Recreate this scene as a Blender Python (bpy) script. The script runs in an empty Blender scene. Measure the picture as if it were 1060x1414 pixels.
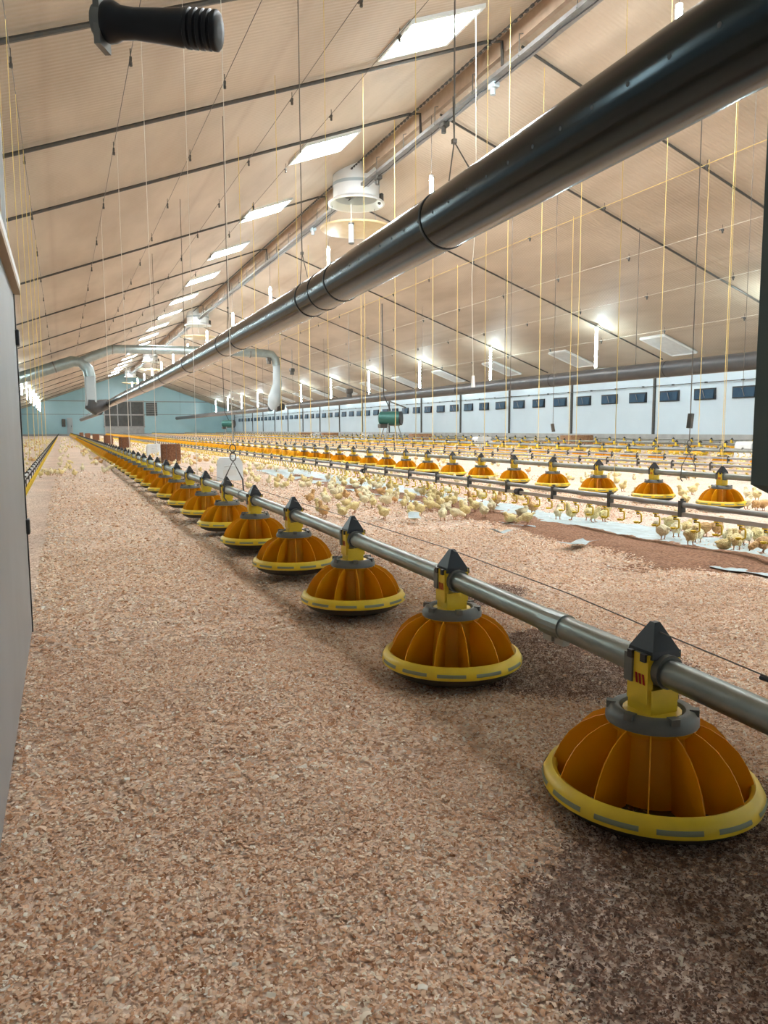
import bpy, math, random
import numpy as np
from mathutils import Vector, Matrix
random.seed(7); rng = np.random.default_rng(7)
S = bpy.context.scene; COL = S.collection
# ------------------------------------------------------------------ camera
F, W, H = 1050.0, 1060.0, 1414.0
YAW, PITCH, ROLL = math.radians(22.818), math.radians(6.262), math.radians(-0.286)
CAM = Vector((0, 0, .66))
cy_, sy_, cp_, sp_ = math.cos(YAW), math.sin(YAW), math.cos(PITCH), math.sin(PITCH)
fw = Vector((sy_*cp_, cy_*cp_, -sp_)); rt0 = Vector((cy_, -sy_, 0)); up0 = rt0.cross(fw)
rt = rt0*math.cos(ROLL)+up0*math.sin(ROLL); up = -rt0*math.sin(ROLL)+up0*math.cos(ROLL)
cd = bpy.data.cameras.new('camera'); cam = bpy.data.objects.new('camera', cd); COL.objects.link(cam)
cd.sensor_fit = 'HORIZONTAL'; cd.sensor_width = 36; cd.lens = F/W*36; cd.clip_start = .02; cd.clip_end = 300
m = Matrix((rt, up, -fw)).transposed().to_4x4(); m.translation = CAM; cam.matrix_world = m
S.camera = cam
def ray(px, py): return fw+rt*((px-W/2)/F)+up*((H/2-py)/F)
def onX(px, py, x): d = ray(px, py); return CAM+d*(x/d.x)
def onZ(px, py, z=0): d = ray(px, py); return CAM+d*((z-.66)/d.z)
def yAt(px, x):      # the Y on a line X = x that stands above image column px
    d = ray(px, 650); return x*d.y/d.x
# ------------------------------------------------------------------ light
world = bpy.data.worlds.new('world'); S.world = world; world.use_nodes = True
world.node_tree.nodes['Background'].inputs[0].default_value = (.8, .86, .95, 1)
world.node_tree.nodes['Background'].inputs[1].default_value = .15
S.view_settings.view_transform = 'Standard'; S.view_settings.look = 'None'
S.view_settings.gamma = 1; S.view_settings.use_curve_mapping = False
S.view_settings.exposure = 1.15
LAMP_E, LAMP_COL = 44.0, (.74, .95, 1.0)
SKY_E = 44.0
# the place
XR, ZR, SLR, SLL = 7.36, 7.4, .352, .375
XW, XL, YB, YF = 20.0, -5.3, 97.0, -1.2
def roof(x): return ZR-(x-XR)*SLR if x > XR else ZR-(XR-x)*SLL
# ------------------------------------------------------------------ materials
def mat(name, col, rough=.5, metal=0, noise=None, bump=None, emit=None, spec=.5, sheen=0, sub=0):
    """noise = (scale, colour2, amount) ; bump = (scale, strength, distance)"""
    M = bpy.data.materials.new(name); M.use_nodes = True; nt = M.node_tree; b = nt.nodes['Principled BSDF']
    b.inputs['Base Color'].default_value = (*col, 1); b.inputs['Roughness'].default_value = rough
    b.inputs['Metallic'].default_value = metal; b.inputs['Specular IOR Level'].default_value = spec
    if sheen: b.inputs['Sheen Weight'].default_value = sheen
    if emit: b.inputs['Emission Color'].default_value = (*emit[0], 1); b.inputs['Emission Strength'].default_value = emit[1]
    tc = nt.nodes.new('ShaderNodeTexCoord')
    if noise:
        n = nt.nodes.new('ShaderNodeTexNoise'); n.inputs['Scale'].default_value = noise[0]; n.inputs['Detail'].default_value = 5
        nt.links.new(tc.outputs['Object'], n.inputs['Vector'])
        r = nt.nodes.new('ShaderNodeValToRGB'); r.color_ramp.elements[0].position = .35; r.color_ramp.elements[1].position = .68
        c2 = [a*(1-noise[2])+b2*noise[2] for a, b2 in zip(col, noise[1])]
        r.color_ramp.elements[0].color = (*c2, 1); r.color_ramp.elements[1].color = (*col, 1)
        nt.links.new(n.outputs['Fac'], r.inputs[0]); nt.links.new(r.outputs[0], b.inputs['Base Color'])
    if bump:
        n2 = nt.nodes.new('ShaderNodeTexNoise'); n2.inputs['Scale'].default_value = bump[0]; n2.inputs['Detail'].default_value = 3
        nt.links.new(tc.outputs['Object'], n2.inputs['Vector'])
        bp = nt.nodes.new('ShaderNodeBump'); bp.inputs['Strength'].default_value = bump[1]; bp.inputs['Distance'].default_value = bump[2]
        nt.links.new(n2.outputs['Fac'], bp.inputs['Height']); nt.links.new(bp.outputs[0], b.inputs['Normal'])
    return M
M = {}
M['yellow'] = mat('yellow_plastic', (.92, .47, .006), .38, noise=(9, (.78, .34, .008), .6), sub=.1)
nt_ = M['yellow'].node_tree; b_ = nt_.nodes['Principled BSDF']; t_ = nt_.nodes.new('ShaderNodeBsdfTranslucent'); t_.inputs[0].default_value = (.95, .5, .01, 1)
x_ = nt_.nodes.new('ShaderNodeMixShader'); x_.inputs[0].default_value = .3; nt_.links.new(b_.outputs[0], x_.inputs[1]); nt_.links.new(t_.outputs[0], x_.inputs[2]); nt_.links.new(x_.outputs[0], nt_.nodes['Material Output'].inputs['Surface'])
M['yellow2'] = mat('lemon_plastic', (.90, .62, .02), .4, noise=(14, (.62, .42, .04), .5))
M['grey_ring'] = mat('grey_plastic', (.11, .115, .105), .45, noise=(20, (.2, .19, .15), .5))
M['strip'] = mat('grey_strip', (.26, .28, .17), .5)
M['pan'] = mat('dark_pan', (.035, .035, .03), .5, noise=(20, (.1, .07, .04), .5))
M['black'] = mat('black_plastic', (.012, .013, .016), .38)
M['red'] = mat('red_mark', (.62, .02, .015), .5)
M['galv'] = mat('galvanised_pipe', (.30, .33, .31), .34, .75, noise=(6, (.17, .17, .14), .7), bump=(40, .15, .002))
M['alu'] = mat('grey_rail', (.34, .34, .33), .4, .6, noise=(8, (.22, .2, .18), .5))
M['pvc'] = mat('drinker_pipe', (.55, .5, .45), .5, noise=(12, (.4, .34, .28), .5))
M['duct'] = mat('black_duct', (.006, .0065, .007), .2, noise=(3, (.012, .01, .009), .4), bump=(2.2, .1, .015), spec=.28)
M['duct'].node_tree.nodes['Principled BSDF'].inputs['Specular Tint'].default_value = (.6, .85, 1, 1)
M['duct_grey'] = mat('grey_duct', (.045, .05, .055), .35, noise=(2, (.08, .08, .08), .5), bump=(3, .2, .02))
M['galvduct'] = mat('galvanised_duct', (.36, .43, .43), .33, .7, noise=(4, (.25, .3, .3), .6))
M['sock'] = mat('grey_sock', (.42, .48, .50), .6)
M['steel'] = mat('steel', (.28, .29, .28), .42, .7, noise=(15, (.15, .14, .12), .6))
M['dark_steel'] = mat('dark_steel', (.07, .072, .07), .5, .4, noise=(18, (.13, .1, .07), .5))
M['white'] = mat('white_plastic', (.8, .81, .8), .35)
M['tube'] = mat('lamp_tube', (1, 1, 1), .5, emit=(LAMP_COL, LAMP_E))
M['skylight'] = mat('skylight_pane', (1, 1, 1), .5, emit=((.93, .97, 1), SKY_E))
M['inlet'] = mat('ceiling_inlet', (.72, .72, .70), .45, noise=(6, (.55, .55, .53), .5))
M['cream'] = mat('cream_fibre', (.72, .60, .36), .5, noise=(4, (.6, .45, .22), .6))
M['cord_y'] = mat('yellow_cord', (.80, .60, .20), .6)
M['cord_g'] = mat('grey_cable', (.14, .12, .10), .5, .3)
M['cord_w'] = mat('white_cable', (.75, .7, .6), .6)
M['flap'] = mat('blue_flap', (.004, .035, .085), .5, noise=(7, (.008, .06, .10), .6))
M['flap_frame'] = mat('black_frame', (.02, .022, .025), .5)
M['wallr'] = mat('white_wall_panel', (.62, .73, .80), .2, noise=(.8, (.55, .66, .73), .6))
M['wallb'] = mat('pale_blue_wall', (.38, .60, .65), .22, noise=(.5, (.32, .53, .58), .6))
M['concrete'] = mat('concrete_base', (.42, .43, .42), .8, noise=(3, (.3, .3, .29), .7), bump=(30, .3, .01))
M['beam'] = mat('ridge_beam', (.52, .38, .27), .7, noise=(5, (.38, .27, .18), .6))
M['panel'] = mat('grey_panel', (.30, .31, .31), .5, noise=(3, (.24, .24, .23), .6))
M['gasket'] = mat('black_gasket', (.012, .012, .012), .5)
M['cap'] = mat('tan_edge', (.42, .30, .18), .6)
M['hopper'] = mat('dark_green_hopper', (.11, .145, .13), .5, noise=(4, (.09, .12, .11), .6))
M['louvre'] = mat('dark_louvre', (.05, .055, .05), .5, noise=(3, (.1, .11, .1), .6))
M['green'] = mat('green_heater', (.03, .13, .11), .35, .3)
M['bale'] = mat('brown_bale', (.30, .14, .075), .95, noise=(30, (.16, .07, .035), .9), bump=(60, .8, .02))
M['tan_bale'] = mat('tan_bale', (.50, .30, .17), .95, noise=(25, (.3, .16, .09), .9), bump=(50, .8, .02))
M['tub'] = mat('white_tub', (.74, .77, .78), .4, noise=(6, (.6, .62, .62), .5))
M['paper'] = mat('blue_grey_paper', (.50, .60, .62), .8, noise=(14, (.36, .40, .38), .7), bump=(25, .6, .01))
M['feed'] = mat('brown_feed', (.42, .22, .125), .95, noise=(75, (.20, .09, .045), 1), bump=(90, 1, .012))
M['leg'] = mat('chick_leg', (.45, .22, .12), .6)
M['beak'] = mat('chick_beak', (.35, .2, .1), .5)
M['eye'] = mat('chick_eye', (.01, .01, .01), .2)
FLUFF = [((.93, .80, .40), (.72, .52, .22)), ((.94, .86, .60), (.78, .64, .36)), ((.80, .52, .22), (.55, .27, .10))]
for i, (a, b) in enumerate(FLUFF): M['fluff%d' % i] = mat(['yellow_down', 'cream_down', 'buff_down'][i], a, .95, noise=(45, b, .75), bump=(500, .6, .003), sheen=.4)
# ceiling: ribbed panels, ribs run down the slope, dust blotches
def ceiling_mat():
    Mx = mat('ribbed_ceiling', (.62, .50, .39), .62); nt = Mx.node_tree; b = nt.nodes['Principled BSDF']; L = nt.links.new
    tc = nt.nodes['Texture Coordinate']
    w = nt.nodes.new('ShaderNodeTexWave'); w.wave_type = 'BANDS'; w.bands_direction = 'Y'; w.inputs['Scale'].default_value = 3.6
    L(tc.outputs['Object'], w.inputs['Vector'])
    bp = nt.nodes.new('ShaderNodeBump'); bp.inputs['Strength'].default_value = .35; bp.inputs['Distance'].default_value = .015
    L(w.outputs['Fac'], bp.inputs['Height']); L(bp.outputs[0], b.inputs['Normal'])
    mp = nt.nodes.new('ShaderNodeMapping'); mp.inputs['Scale'].default_value = (.55, .16, .55); L(tc.outputs['Object'], mp.inputs['Vector'])
    n = nt.nodes.new('ShaderNodeTexNoise'); n.inputs['Scale'].default_value = 1.6; n.inputs['Detail'].default_value = 6; L(mp.outputs[0], n.inputs['Vector'])
    r = nt.nodes.new('ShaderNodeValToRGB'); e = r.color_ramp.elements
    e[0].position = .3; e[0].color = (.42, .33, .24, 1); e[1].position = .62; e[1].color = (.58, .475, .365, 1)
    L(n.outputs['Fac'], r.inputs[0])
    # faint seams where the boards meet, along the house
    sx = nt.nodes.new('ShaderNodeSeparateXYZ'); L(tc.outputs['Object'], sx.inputs[0])
    mo = nt.nodes.new('ShaderNodeMath'); mo.operation = 'PINGPONG'; mo.inputs[1].default_value = 1.5; L(sx.outputs['X'], mo.inputs[0])
    lt = nt.nodes.new('ShaderNodeMapRange'); lt.inputs[1].default_value = 0; lt.inputs[2].default_value = .09; lt.inputs[3].default_value = .22; lt.inputs[4].default_value = 0
    L(mo.outputs[0], lt.inputs[0])
    mx = nt.nodes.new('ShaderNodeMixRGB'); mx.inputs[2].default_value = (.33, .22, .15, 1); L(lt.outputs[0], mx.inputs[0]); L(r.outputs[0], mx.inputs[1])
    L(mx.outputs[0], b.inputs['Base Color'])
    return Mx
M['ceiling'] = ceiling_mat()
def litter_mat():
    Mx = mat('wood_litter', (.6, .4, .3), .95); nt = Mx.node_tree; b = nt.nodes['Principled BSDF']; L = nt.links.new
    tc = nt.nodes['Texture Coordinate']
    v = nt.nodes.new('ShaderNodeTexVoronoi'); v.inputs['Scale'].default_value = 95; v.inputs['Randomness'].default_value = 1; L(tc.outputs['Object'], v.inputs['Vector'])
    r = nt.nodes.new('ShaderNodeValToRGB'); e = r.color_ramp.elements
    e[0].position = 0; e[0].color = (.48, .31, .21, 1); e[1].position = 1; e[1].color = (.86, .71, .59, 1)
    q = e.new(.45); q.color = (.70, .53, .41, 1)
    sp = nt.nodes.new('ShaderNodeSeparateColor'); L(v.outputs['Color'], sp.inputs[0]); L(sp.outputs[0], r.inputs[0])
    n = nt.nodes.new('ShaderNodeTexNoise'); n.inputs['Scale'].default_value = 1.7; n.inputs['Detail'].default_value = 8; L(tc.outputs['Object'], n.inputs['Vector'])
    mr = nt.nodes.new('ShaderNodeMapRange'); mr.inputs[1].default_value = .3; mr.inputs[2].default_value = .7; mr.inputs[3].default_value = .82; mr.inputs[4].default_value = 1.08; L(n.outputs['Fac'], mr.inputs[0])
    mu = nt.nodes.new('ShaderNodeVectorMath'); mu.operation = 'SCALE'; L(r.outputs[0], mu.inputs[0]); L(mr.outputs[0], mu.inputs['Scale'])
    L(mu.outputs[0], b.inputs['Base Color'])
    bp = nt.nodes.new('ShaderNodeBump'); bp.inputs['Strength'].default_value = .7; bp.inputs['Distance'].default_value = .006
    L(v.outputs['Distance'], bp.inputs['Height']); L(bp.outputs[0], b.inputs['Normal'])
    return Mx
M['litter'] = litter_mat()
def flake_mat(name, stops):
    Mx = mat(name, (.6, .4, .3), .8); nt = Mx.node_tree; b = nt.nodes['Principled BSDF']; L = nt.links.new
    g = nt.nodes.new('ShaderNodeNewGeometry'); r = nt.nodes.new('ShaderNodeValToRGB'); e = r.color_ramp.elements
    e[0].position = stops[0][0]; e[0].color = (*stops[0][1], 1); e[1].position = stops[-1][0]; e[1].color = (*stops[-1][1], 1)
    for p, c in stops[1:-1]: e.new(p).color = (*c, 1)
    L(g.outputs['Random Per Island'], r.inputs[0]); L(r.outputs[0], b.inputs['Base Color'])
    if name == 'wood_shaving':      # thin shavings let light through
        tr_ = nt.nodes.new('ShaderNodeBsdfTranslucent'); L(r.outputs[0], tr_.inputs[0]); ms = nt.nodes.new('ShaderNodeMixShader'); ms.inputs[0].default_value = .35
        L(b.outputs[0], ms.inputs[1]); L(tr_.outputs[0], ms.inputs[2]); L(ms.outputs[0], nt.nodes['Material Output'].inputs['Surface'])
    return Mx
M['flake'] = flake_mat('wood_shaving', [(0, (.42, .20, .09)), (.18, (.68, .41, .24)), (.5, (.83, .60, .42)), (.8, (.90, .73, .56)), (.93, (.92, .85, .70)), (1, (.95, .93, .86))])
M['crumb'] = flake_mat('feed_crumb', [(0, (.08, .032, .015)), (.5, (.17, .075, .038)), (.93, (.27, .14, .08)), (1, (.6, .4, .28))])  # feed brown set darker, putting the near right shade into the colour
# ------------------------------------------------------------------ mesh helpers
class MB:
    def __init__(s): s.v = []; s.f = []; s.m = []; s.n = 0
    def add(s, vs, fs, mi=0):
        b = s.n; s.v.extend(tuple(p) for p in vs); s.n += len(vs)
        s.f.extend(tuple(b+i for i in f) for f in fs); s.m.extend([mi]*len(fs)); return s
    def box(s, c, d, mi=0, rot=None, taper=1.0, bev=0):
        x, y, z = d[0]/2, d[1]/2, d[2]/2
        if bev:
            vs = []; ch = bev
            for sz in (-1, 1):
                for ins in ((ch, sz*z), (0, sz*(z-ch))) if sz < 0 else ((0, sz*(z-ch)), (ch, sz*z)):
                    a, zz = ins
                    X, Y = x-a, y-a
                    vs += [(-X+ch, -Y, zz), (X-ch, -Y, zz), (X, -Y+ch, zz), (X, Y-ch, zz), (X-ch, Y, zz), (-X+ch, Y, zz), (-X, Y-ch, zz), (-X, -Y+ch, zz)]
            fs = [tuple(range(7, -1, -1)), tuple(range(24, 32))]
            for k in range(3):
                for i in range(8): j = (i+1) % 8; fs.append((k*8+i, k*8+j, k*8+8+j, k*8+8+i))
        else:
            t = taper
            vs = [(-x, -y, -z), (x, -y, -z), (x, y, -z), (-x, y, -z), (-x*t, -y*t, z), (x*t, -y*t, z), (x*t, y*t, z), (-x*t, y*t, z)]
            fs = [(3, 2, 1, 0), (4, 5, 6, 7), (0, 1, 5, 4), (1, 2, 6, 5), (2, 3, 7, 6), (3, 0, 4, 7)]
        c = Vector(c)
        vs = [c+(rot @ Vector(p) if rot else Vector(p)) for p in vs]
        return s.add(vs, fs, mi)
    def tube(s, pts, r, n=10, mi=0, caps=True):
        pts = [Vector(p) for p in pts]; rs = r if hasattr(r, '__len__') else [r]*len(pts); vs = []; fs = []
        pn = None
        for i, p in enumerate(pts):
            t = (pts[min(i+1, len(pts)-1)]-pts[max(i-1, 0)]).normalized()
            if pn is None:
                a = Vector((0, 0, 1)) if abs(t.z) < .9 else Vector((1, 0, 0)); pn = t.cross(a).normalized()
            pn = (pn-t*pn.dot(t)).normalized(); bn = t.cross(pn)
            for k in range(n):
                an = 2*math.pi*k/n; vs.append(p+(pn*math.cos(an)+bn*math.sin(an))*rs[i])
        for i in range(len(pts)-1):
            for k in range(n): k2 = (k+1) % n; fs.append((i*n+k, i*n+k2, (i+1)*n+k2, (i+1)*n+k))
        if caps: fs.append(tuple(range(n-1, -1, -1))); fs.append(tuple((len(pts)-1)*n+k for k in range(n)))
        return s.add(vs, fs, mi)
    def lathe(s, prof, n=32, c=(0, 0, 0), mi=0, a0=0, a1=2*math.pi, closed=True):
        vs = []; fs = []; m_ = n if closed else n+1
        for (r, z) in prof:
            for k in range(m_):
                an = a0+(a1-a0)*k/n; vs.append((c[0]+r*math.cos(an), c[1]+r*math.sin(an), c[2]+z))
        for i in range(len(prof)-1):
            for k in range(n):
                k2 = (k+1) % m_; fs.append((i*m_+k, i*m_+k2, (i+1)*m_+k2, (i+1)*m_+k))
        return s.add(vs, fs, mi)
    def ell(s, c, r, rot=None, nu=14, nv=9, mi=0):
        vs = []; fs = []; c = Vector(c)
        for i in range(nv+1):
            th = math.pi*i/nv
            for k in range(nu):
                ph = 2*math.pi*k/nu; p = Vector((r[0]*math.sin(th)*math.cos(ph), r[1]*math.sin(th)*math.sin(ph), r[2]*math.cos(th)))
                vs.append(c+(rot @ p if rot else p))
        for i in range(nv):
            for k in range(nu): k2 = (k+1) % nu; fs.append((i*nu+k, (i+1)*nu+k, (i+1)*nu+k2, i*nu+k2))
        return s.add(vs, fs, mi)
    def prism(s, poly, axis, a, b, mi=0):
        """poly of 2D points extruded along axis from a to b"""
        def P(u, v, w): return {'x': (w, u, v), 'y': (u, w, v), 'z': (u, v, w)}[axis]
        n = len(poly); vs = [P(u, v, a) for u, v in poly]+[P(u, v, b) for u, v in poly]
        fs = [tuple(range(n-1, -1, -1)), tuple(range(n, 2*n))]+[(i, (i+1) % n, n+(i+1) % n, n+i) for i in range(n)]
        return s.add(vs, fs, mi)
    def mesh(s, name, mats, smooth=True):
        me = bpy.data.meshes.new(name); me.from_pydata(s.v, [], s.f)
        for k in (mats if isinstance(mats, (list, tuple)) else [mats]): me.materials.append(M[k])
        me.polygons.foreach_set('material_index', s.m)
        me.update()
        if smooth: sharp(me)
        return me
    def build(s, name, mats, parent=None, smooth=True, loc=None):
        o = bpy.data.objects.new(name, s.mesh(name, mats, smooth)); COL.objects.link(o)
        if parent: o.parent = parent
        if loc is not None: o.location = loc
        return o
def sharp(me, ang=.75):
    me.polygons.foreach_set('use_smooth', [True]*len(me.polygons))
    me.set_sharp_from_angle(angle=ang)
def tag(o, label, cat, group=None, kind=None):
    o['label'] = label; o['category'] = cat
    if group: o['group'] = group
    if kind: o['kind'] = kind
    return o
def struct(o): o['kind'] = 'structure'; return o
def empty(name, loc=(0, 0, 0), rz=0):
    o = bpy.data.objects.new(name, None); COL.objects.link(o); o.location = loc; o.rotation_euler.z = rz; o.empty_display_size = .1
    return o
KIDS = {}
def kid(o, parent):
    o.parent = parent; KIDS.setdefault(parent.name, []).append(o); return o
def copy_tree(src, loc, rz=0, parts=True):
    c = src.copy(); COL.objects.link(c); c.location = loc; c.rotation_euler.z = rz
    if parts:
        for k in [x for x in ALL_KIDS[src.name]]:
            d = k.copy(); COL.objects.link(d); d.parent = c
            for g in ALL_KIDS.get(k.name, []):
                e = g.copy(); COL.objects.link(e); e.parent = d
    return c
ALL_KIDS = {}
def reg(root):
    for o in COL.objects:
        if o.parent is not None: ALL_KIDS.setdefault(o.parent.name, [])
    ALL_KIDS[root.name] = [o for o in COL.objects if o.parent == root]
    for k in ALL_KIDS[root.name]: ALL_KIDS[k.name] = [o for o in COL.objects if o.parent == k]
# ================================================================== STRUCTURE
# value noise for heights
def vnoise(x, y, sc, seed=0):
    x = np.asarray(x)*sc; y = np.asarray(y)*sc; xi = np.floor(x).astype(int); yi = np.floor(y).astype(int); xf = x-xi; yf = y-yi
    def h(a, b): 
        n = (a*374761393+b*668265263+seed*69069) & 0xffffffff; n = ((n ^ (n >> 13))*1274126177) & 0xffffffff; return ((n ^ (n >> 16)) & 0xffff)/65535.0
    u = xf*xf*(3-2*xf); v = yf*yf*(3-2*yf)
    return (h(xi, yi)*(1-u)+h(xi+1, yi)*u)*(1-v)+(h(xi, yi+1)*(1-u)+h(xi+1, yi+1)*u)*v
def fh(x, y):
    x = np.asarray(x, float); y = np.asarray(y, float)
    fade = np.clip((9-y)/4, 0, 1)*np.clip((x+.9)/.6, 0, 1)*np.clip((4.4-x)/.6, 0, 1)
    return fade*((vnoise(x, y, 2.2, 1)-.5)*.022+(vnoise(x, y, 7, 2)-.5)*.012+(vnoise(x, y, 30, 3)-.5)*.005)
def axis(parts):
    out = []
    for a, b, st in parts: out += list(np.arange(a, b-1e-6, st))
    return np.array(out+[parts[-1][1]])
xs = axis([(XL, -1, 1.0), (-1, -.3, .1), (-.3, 3.6, .03), (3.6, 4.6, .1), (4.6, XW, 1.4)]); ys = axis([(YF-.8, .2, .2), (.2, 5, .03), (5, 9, .1), (9, YB, 4)])
gx, gy = np.meshgrid(xs, ys); gz = fh(gx, gy)
fb = MB(); nx = len(xs)
fb.add(np.stack([gx.ravel(), gy.ravel(), gz.ravel()], 1).tolist(), [(j*nx+i, j*nx+i+1, (j+1)*nx+i+1, (j+1)*nx+i) for j in range(len(ys)-1) for i in range(nx-1)])
struct(fb.build('floor', 'litter'))
def slab(b, p, q, ya, yb, th=.12):   # roof slab between (x,z) p and q
    b.add([(p[0], ya, p[1]), (q[0], ya, q[1]), (q[0], yb, q[1]), (p[0], yb, p[1]), (p[0], ya, p[1]+th), (q[0], ya, q[1]+th), (q[0], yb, q[1]+th), (p[0], yb, p[1]+th)],
          [(3, 2, 1, 0), (4, 5, 6, 7), (0, 1, 5, 4), (1, 2, 6, 5), (2, 3, 7, 6), (3, 0, 4, 7)])
rb = MB(); slab(rb, (XL-.3, roof(XL-.3)), (XR, ZR), YF, YB+.2); slab(rb, (XR, ZR), (XW+.3, roof(XW+.3)), YF, YB+.2)
struct(rb.build('ceiling', 'ceiling', smooth=False))
struct(MB().box((XW+.1, (YF+YB)/2, 1.5), (.2, YB-YF, 3.1)).build('wall_right', 'wallr', smooth=False))
struct(MB().box((XL-.1, (YF+YB)/2, 1.4), (.2, YB-YF, 2.9)).build('wall_left', 'wallr', smooth=False))
zl, zr_ = roof(XL), roof(XW)
struct(MB().prism([(XL-.2, 0), (XW+.2, 0), (XW+.2, roof(XW+.2)), (XR, ZR), (XL-.2, roof(XL-.2))], 'y', YB, YB+.2).build('wall_back', 'wallb', smooth=False))
# wall behind the camera with an open doorway
fbk = MB().box((XW/2+1.0, YF-.1, 1.2), (XW-2, .2, 2.4)).box(((XL-.6)/2, YF-.1, 1.2), (-XL-.6, .2, 2.4)).prism([(XL-.2, 2.4), (XW+.2, 2.4), (XW+.2, roof(XW+.2)), (XR, ZR), (XL-.2, roof(XL-.2))], 'y', YF-.2, YF)
struct(fbk.build('wall_front', 'wallr', smooth=False))
struct(MB().box((XW-.04, (YF+YB)/2, .2), (.08, YB-YF, .42)).build('baseboard_right', 'concrete', smooth=False))
struct(MB().box(((XL+XW)/2, YB-.04, .1), (XW-XL-.2, .08, .25)).build('baseboard_back', 'concrete', smooth=False))
# posts on the right wall, windows (inlet flaps)
k = 0
for i in range(-3, 16):
    y = 22.0+4.9*i
    if 3 < y < YB-1: k += 1; struct(MB().box((XW-.03, y, 1.5), (.07, .09, 2.9)).build('trim_%d' % k, 'dark_steel', smooth=False))
struct(MB().box((XW-.04, (YF+YB)/2, 2.88), (.08, YB-YF, .1)).build('trim_%d' % (k+1), 'steel', smooth=False))
struct(MB().box((XR+.02, (YF+YB)/2, 7.24), (.09, YB-YF, .30)).build('trim_%d' % (k+2), 'beam', smooth=False))
struct(MB().box(((XL+XW)/2, YB-.03, 4.05), (XW-XL-6, .06, .09)).build('trim_%d' % (k+3), 'steel', smooth=False))
struct(MB().box(((XL+XW)/2, YB-.03, 2.5), (XW-XL-.4, .06, .05)).build('trim_%d' % (k+4), 'steel', smooth=False))
w_me = MB().box((0, 0, 0), (.05, .92, .38)).mesh('frame', 'flap_frame', False)
fl_me = MB().box((-.035, 0, -.01), (.03, .82, .30), rot=Matrix.Rotation(.12, 3, 'Y')).mesh('flap', 'flap', False)
rod_me = MB().tube([(-.09, .03, .12), (-.06, -.05, -.14)], .012, 6).mesh('rod', 'steel')
for i in range(-6, 47):
    y = 18.0+1.62*i
    if y > 95: break
    w = bpy.data.objects.new('window_%d' % (i+7), w_me); COL.objects.link(w); w.location = (XW-.03, y, 1.76); struct(w)
    for nm, me in (('flap', fl_me), ('stay_rod', rod_me)):
        if nm == 'stay_rod' and y > 45: continue
        o = bpy.data.objects.new(nm, me); COL.objects.link(o); o.parent = w
cr = MB().tube([(XW-.12, 4, 2.14), (XW-.12, 95, 2.14)], .014, 6)
o = cr.build('control_rod', 'dark_steel'); tag(o, 'thin dark control rod running along the right wall above the blue inlet flaps', 'rod')
cl = MB()
for i in range(60): cl.box((XW-.12, 6+i*1.5, 2.14), (.05, .09, .05))
cl.build('rod_clamp', 'black', o); o.children and None
# back wall: fan grille, second grille, door
def back(px0, py0, px1, py1):
    def Y_(px, py): d = ray(px, py); return CAM+d*(YB/d.y)
    a, b = Y_(px0, py0), Y_(px1, py1); return a.x, b.x, a.z, b.z
x0, x1, z0, z1 = back(143, 554, 199, 589)
lv = MB().box(((x0+x1)/2, YB-.1, (z0+z1)/2), (x1-x0, .18, z0-z1))
gr = lv.build('fan_grille', 'louvre', smooth=False); tag(gr, 'large dark louvred grille of several bays in the far end wall', 'vent')
fr = MB()
for i in range(4): fr.box((x0+(x1-x0)*i/3, YB-.22, (z0+z1)/2), (.12, .08, z0-z1+.2))
for z in (z0, (z0+z1)/2-.1, z1): fr.box(((x0+x1)/2, YB-.22, z), (x1-x0+.2, .08, .14))
fr.build('grille_frame', 'alu', gr, False)
sl = MB()
for i in range(22): sl.box((x0+(x1-x0)*(i+.5)/22, YB-.21, (z0+z1)/2), (.05, .05, z0-z1-.1))
sl.build('slats', 'dark_steel', gr, False)
MB().box(((x0+x1)/2, YB-.1, (z1+.25)/2), (x1-x0, .12, z1-.25)).build('lower_panel', 'concrete', gr, False)
x0, x1, z0, z1 = back(201, 556, 217, 574)
g2 = MB().box(((x0+x1)/2, YB-.1, (z0+z1)/2), (x1-x0, .18, z0-z1)).build('wall_vent', 'louvre', smooth=False); tag(g2, 'small square dark vent right of the large grille on the end wall', 'vent')
fr = MB()
for z in np.linspace(z1, z0, 7): fr.box(((x0+x1)/2, YB-.2, z), (x1-x0, .05, .05))
fr.build('slats', 'alu', g2, False)
x0, x1, z0, z1 = back(92, 577, 101, 600)
dr = MB().box(((x0+x1)/2, YB-.06, 1.05), (x1-x0, .1, 2.1)).build('door_1', 'sock', smooth=False); struct(dr)
MB().tube([(x1-.15, YB-.16, 1.0), (x1-.15, YB-.16, 1.2)], .02, 6).build('door_handle', 'black', dr)
o = MB().box((x0-.35, YB-.2, 1.5), (.4, .3, .9), bev=.03).build('control_box', 'dark_steel', smooth=False); tag(o, 'grey electrical box beside the small door in the far end wall', 'box')
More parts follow.
